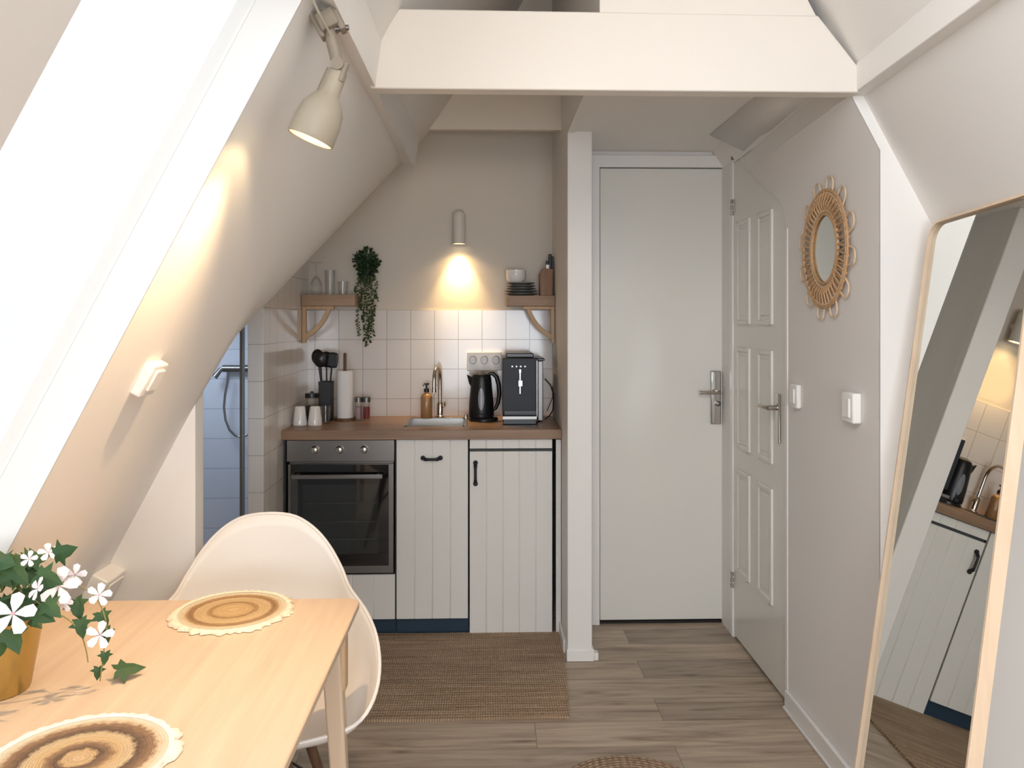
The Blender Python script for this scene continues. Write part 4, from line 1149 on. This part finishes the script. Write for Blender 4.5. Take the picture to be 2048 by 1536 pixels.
# ================================================================ CLAMP LAMP
mc = onY(620, 280, 1.81)                      # centre of the mouth
axis = Vector((-.375, -.03, -.927)).normalized()
cl = thing('clamp_lamp', 'beige metal clamp spotlight hanging from the left ceiling beam', 'lamp', Vector((-.345, 1.81, 2.24)))
xz = axis.cross(Vector((0, 1, 0))).normalized(); yz = axis.cross(xz)
Ml = Matrix((xz, yz, -axis)).transposed()     # local +Z points back up the lamp
def lam(prof, m_, name, c=mc, par=cl, **k): return obj(name, MB().lathe(prof, c, 40, Ml, cap=False), m_, par, **k)
HS = .112
lam([(.048, .002), (.051, 0), (.0525, .002), (.0515, .045), (.047, .075), (.034, .098), (.024, .110), (.022, .125), (.021, .165), (.016, .170), (0, .171)], M_beige, 'lamp_shade')
lam([(.0495, .001), (.0485, .045), (.044, .072), (.03, .094), (0, .10)], M_lampin, 'shade_lining')
lam([(0, .018), (.018, .020), (.030, .034), (.032, .048), (.024, .066), (.014, .09)], M_bulb, 'bulb')
neck = mc - axis * .17
cb = Vector((-.352, 1.81, 2.215))
jn = MB()
jn.tube([neck + axis * .06 + Vector((-.020, -.006, 0)), neck + Vector((-.018, -.006, .0))], .009, 10)
jn.tube([neck + axis * .03 + Vector((.014, -.010, 0)), neck + Vector((.016, -.010, .012))], .009, 10)
jn.tube([neck, cb - Vector((0, 0, .02))], .014, 14)
jn.lathe([(0, -.014), (.014, -.014), (.014, .014), (0, .014)], neck + Vector((0, -.012, .008)), 16, Matrix.Rotation(PI / 2, 3, 'X'))
obj('joint', jn, M_beige_d, cl)
Mc = Matrix.Translation(cb) @ Matrix.Rotation(math.radians(-28), 4, 'Y')
ck = MB().box(-.024, .018, -.03, .03, -.022, .018, Mc).box(-.034, -.022, -.02, .02, -.03, .035, Mc).box(.012, .026, -.02, .02, -.035, .022, Mc)
obj('clamp', ck, M_beige_d, cl, bevel=.004)
obj('clamp_screw', MB().tube([Mc @ Vector((.0, -.0, -.02)), Mc @ Vector((.032, 0, -.032))], .006, 10), M_steel_dark, cl)
cb1 = onY(657, 60, 1.78)
obj('cable', MB().tube(smoothp([onY(662, 72, 1.80), onY(650, 48, 1.77), onY(636, 22, 1.74), onY(622, -12, 1.72), onY(612, -60, 1.7)]), .003, 8), M_beige, cl)
spot('clamp_lamp_light', mc - axis * .004, axis, 1.8, (1, .70, .38), 124, .25, .016)
spot('clamp_lamp_beam', mc - axis * .004, Vector((-.32, -.12, -1)), 46, (1, .665, .36), 98, 1.0, .016)

# switch and socket on the sloping wall
def slopeplate(px, py, w, h, name, label, cat_, th=.024):
    r = ray(px, py); t = (2.966 - HC) / (r.z - 1.9 * r.x); P = Vector((0, 0, HC)) + r * t
    inn = -nrm; side = Vector((0, 1, 0))
    M = Matrix.Translation(P) @ Matrix((up, side, inn)).transposed().to_4x4()
    t_ = thing(name, label, cat_, P)
    obj('plate', MB().box(-h / 2, h / 2, -w / 2, w / 2, -.002, th, M), M_white, t_, bevel=.005)
    obj('rocker', MB().box(-h / 2 + .018, h / 2 - .014, -w / 2 + .018, w / 2 - .018, th, th + .006, M), M_white, t_, bevel=.002)
slopeplate(291, 752, .085, .085, 'light_switch', 'white light switch on the sloping wall left of the kitchen', 'switch')
slopeplate(190, 1166, .125, .10, 'wall_socket', 'cream wall socket low on the slope behind the ivy', 'socket', .05)

# switches on the right wall
def wallplate(px, py, w, h, t, name, label, cat_):
    P = onX(px, py, 1.2)
    t_ = thing(name, label, cat_, P)
    obj('plate', box(1.2 - t, 1.2, P.y - w / 2, P.y + w / 2, P.z - h / 2, P.z + h / 2), M_white, t_, bevel=.006)
    obj('rocker', box(1.2 - t - .006, 1.2 - t, P.y - w / 2 + .018, P.y + w / 2 - .018, P.z - h / 2 + .018, P.z + h / 2 - .018), M_white, t_, bevel=.002)
wallplate(1596, 792, .075, .092, .020, 'light_switch', 'white light switch right beside the panelled door', 'switch')
wallplate(1712, 815, .085, .098, .030, 'thermostat', 'rounded white wall control below and right of the rattan mirror', 'wall control')

# ================================================================ RATTAN MIRROR
rcn = onX(1657, 498, 1.2)
rm = thing('rattan_mirror', 'oval mirror in a woven rattan flower frame on the right wall', 'mirror', (1.2, rcn.y, rcn.z))
def el(a, ry, rz, out): return Vector((1.2 - out, rcn.y + ry * math.cos(a), rcn.z + rz * math.sin(a)))
obj('mirror_glass', MB().grid(lambda u, v: el(2 * PI * u, .104 * v, .120 * v, .012), 48, 3, wrap=True), M_mirror, rm, smooth=0)
for ry, rz, q, m_ in ((.106, .122, .006, M_rattan), (.117, .134, .004, M_rattan_l), (.186, .205, .005, M_rattan), (.176, .195, .004, M_rattan_l)):
    obj('ring', MB().tube([el(2 * PI * k / 72, ry, rz, .016) for k in range(72)], q, 8, closed=True), m_, rm)
wv = MB()
for k in range(88):
    a = 2 * PI * k / 88; b = a + .10 * (1 if k % 2 else -1)
    P = [el(a, .104, .120, .010), el((a + b) / 2, .14, .16, .026 if k % 2 else .018), el(b, .192, .211, .014)]
    wv.tube(P, .0036, 6)
obj('weave', wv, M_rattan, rm)
for k in range(12):
    a0 = 2 * PI * (k + .35) / 12; da = .15
    P = []
    for i in range(15):
        t = i / 14; aa = a0 - da + 2 * da * t; bulge = math.sin(PI * t) ** .6
        P.append(el(a0 + (aa - a0) * (1 + .9 * bulge * (1 - abs(2 * t - 1))), .18 + .055 * bulge, .198 + .055 * bulge, .012))
    obj('loop', MB().tube(P, .0032, 7), M_rattan_l, rm)

# ================================================================ LEANING FLOOR MIRROR
NM = Vector((-.98408, .03156, .17489)).normalized()
DM = -.9187
def onM(px, py):
    r = ray(px, py); o_ = Vector((0, 0, HC)); t = (DM - NM.dot(o_)) / NM.dot(r); return o_ + r * t
TLc = onM(1866, 447); Lb = onM(1716, 1536)
Vd = (Lb - TLc); 
TR0 = onM(2048, 391); TLx = onM(1900, 437)
Ud = (TR0 - TLx).normalized()
# left edge down to the floor
P00 = TLc + Vd * ((TLc.z - .012) / (-Vd.z))
Rr = onM(1945, 1536)
Vn = Vd.normalized()
# width along Ud so that the right edge passes through Rr
# solve TLc + a*Ud + b*Vn = Rr
a11, a12, a21, a22 = Ud.y, Vn.y, Ud.z, Vn.z
det = a11 * a22 - a12 * a21; rh = Rr - TLc
wU = (rh.y * a22 - a12 * rh.z) / det
hV = (P00 - TLc).length
MO = TLc; 
def mp_(u, v, out=0.0): return MO + Ud * u + Vn * v + NM * out
def rr2(u0, u1, v0, v1, r, n=8):
    p = []
    for cx, cy, a0 in ((u1 - r, v1 - r, 0), (u0 + r, v1 - r, PI / 2), (u0 + r, v0 + r, PI), (u1 - r, v0 + r, 1.5 * PI)):
        for i in range(n + 1):
            a = a0 + PI / 2 * i / n; p.append((cx + r * math.cos(a), cy + r * math.sin(a)))
    return p
fm = thing('floor_mirror', 'tall leaning mirror with rounded corners and thin light wood frame at the right', 'mirror', mp_(wU / 2, hV))
fmM = MB()
rc_ = .055; th_ = .007
outer, inner = rr2(0, wU, 0, hV, rc_, 10), rr2(th_, wU - th_, th_, hV - th_, rc_ - th_, 10)
N = len(outer); vs = []; fs = []
for ring, out in ((outer, .012), (inner, .012), (inner, -.001), (outer, -.022)):
    vs += [mp_(u, v, out) for u, v in ring]
for k in range(4):
    for i in range(N):
        j = (i + 1) % N; k2 = (k + 1) % 4; fs.append((k * N + i, k * N + j, k2 * N + j, k2 * N + i))
fmM.add(vs, fs)
obj('frame', fmM, M_oak_frame, fm, smooth=50)
inner2 = rr2(th_ - .003, wU - th_ + .003, th_ - .003, hV - th_ + .003, rc_ - th_, 10)
obj('mirror_glass', MB().add([mp_(u, v, 0) for u, v in inner2], [tuple(range(len(inner2)))]), M_mirror, fm, smooth=0)
obj('back_board', MB().add([mp_(u, v, -.018) for u, v in rr2(.003, wU - .003, .003, hV - .003, rc_, 10)], [tuple(range(len(outer)))]), M_dark_wood, fm, smooth=0)

# ================================================================ LIGHT
W = bpy.data.worlds.new('sky'); sc.world = W; W.use_nodes = True
bg = W.node_tree.nodes['Background']; bg.inputs[0].default_value = (.93, .96, 1, 1); bg.inputs[1].default_value = 1.35
def area(name, loc, rot, sx, sy, e, col, portal=False):
    d = bpy.data.lights.new(name, 'AREA'); d.shape = 'RECTANGLE'; d.size = sx; d.size_y = sy; d.energy = e; d.color = col
    o = bpy.data.objects.new(name, d); C.objects.link(o); o.location = loc; o.rotation_euler = rot
    if portal: d.cycles.is_portal = True
    return o
# daylight entering by the big rear window
area('rear_window_daylight', ((RX0 + RX1) / 2, YR - .12, (RZ0 + RZ1) / 2), (PI / 2, 0, 0), RX1 - RX0, RZ1 - RZ0, 98, (.84, .91, 1))
plt = bpy.data.lights.new('added_warm_fill', 'POINT'); plt.energy = 17; plt.color = (1, .76, .50); plt.shadow_soft_size = .15  # unseen warm point light, added to warm and brighten the upper room
plo = bpy.data.objects.new('added_warm_fill', plt); C.objects.link(plo); plo.location = (.35, -.3, 2.9)
# daylight through the roof window
pw = roofpt((WY0 + WY1) / 2, (WZ0 + WZ1) / 2, .16)
o = area('roof_window_portal', pw, (0, 0, 0), 1.6, .75, 1, (1, 1, 1), portal=True)
o.matrix_world = Matrix.Translation(pw) @ Matrix((up, Vector((0, 1, 0)), nrm)).transposed().to_4x4()
# unseen frame and area light, added on the left roof for high daylight
RY0, RY1, RA, RB = -.35, .75, 2.25, 3.00
def rp(y, z, out=0):
    return Vector((MX(z), y, z)) + nrm * out
fr = MB()
for y0, y1, z0, z1 in ((RY0 - .05, RY0, RA - .05, RB + .05), (RY1, RY1 + .05, RA - .05, RB + .05), (RY0, RY1, RA - .05, RA), (RY0, RY1, RB, RB + .05)):
    fr.hexa([rp(y0, z0, -.14), rp(y1, z0, -.14), rp(y1, z1, -.14), rp(y0, z1, -.14)], [rp(y0, z0, -.06), rp(y1, z0, -.06), rp(y1, z1, -.06), rp(y0, z1, -.06)])
struct('added_roof_frame', fr, M_white)
pm = rp((RY0 + RY1) / 2, (RA + RB) / 2, -.13)
o = area('added_roof_daylight', pm, (0, 0, 0), .80, 1.08, 40, (.84, .91, 1))
o.matrix_world = Matrix.Translation(pm) @ Matrix((up, nrm.cross(up), nrm)).transposed().to_4x4()
# unseen area light, added to brighten the bathroom with a bluish tone
area('bathroom_fill', (-1.6, 4.0, 1.63), (0, 0, 0), .3, .3, 5, (.72, .84, 1))

sc.view_settings.view_transform = 'Standard'; sc.view_settings.look = 'None'
sc.view_settings.exposure = .05; sc.view_settings.gamma = 1; sc.view_settings.use_curve_mapping = False
cy = sc.cycles
cy.max_bounces = 10; cy.diffuse_bounces = 5; cy.glossy_bounces = 5; cy.transparent_max_bounces = 12
cy.sample_clamp_indirect = 6; cy.caustics_reflective = False; cy.caustics_refractive = False
cy.use_denoising = True
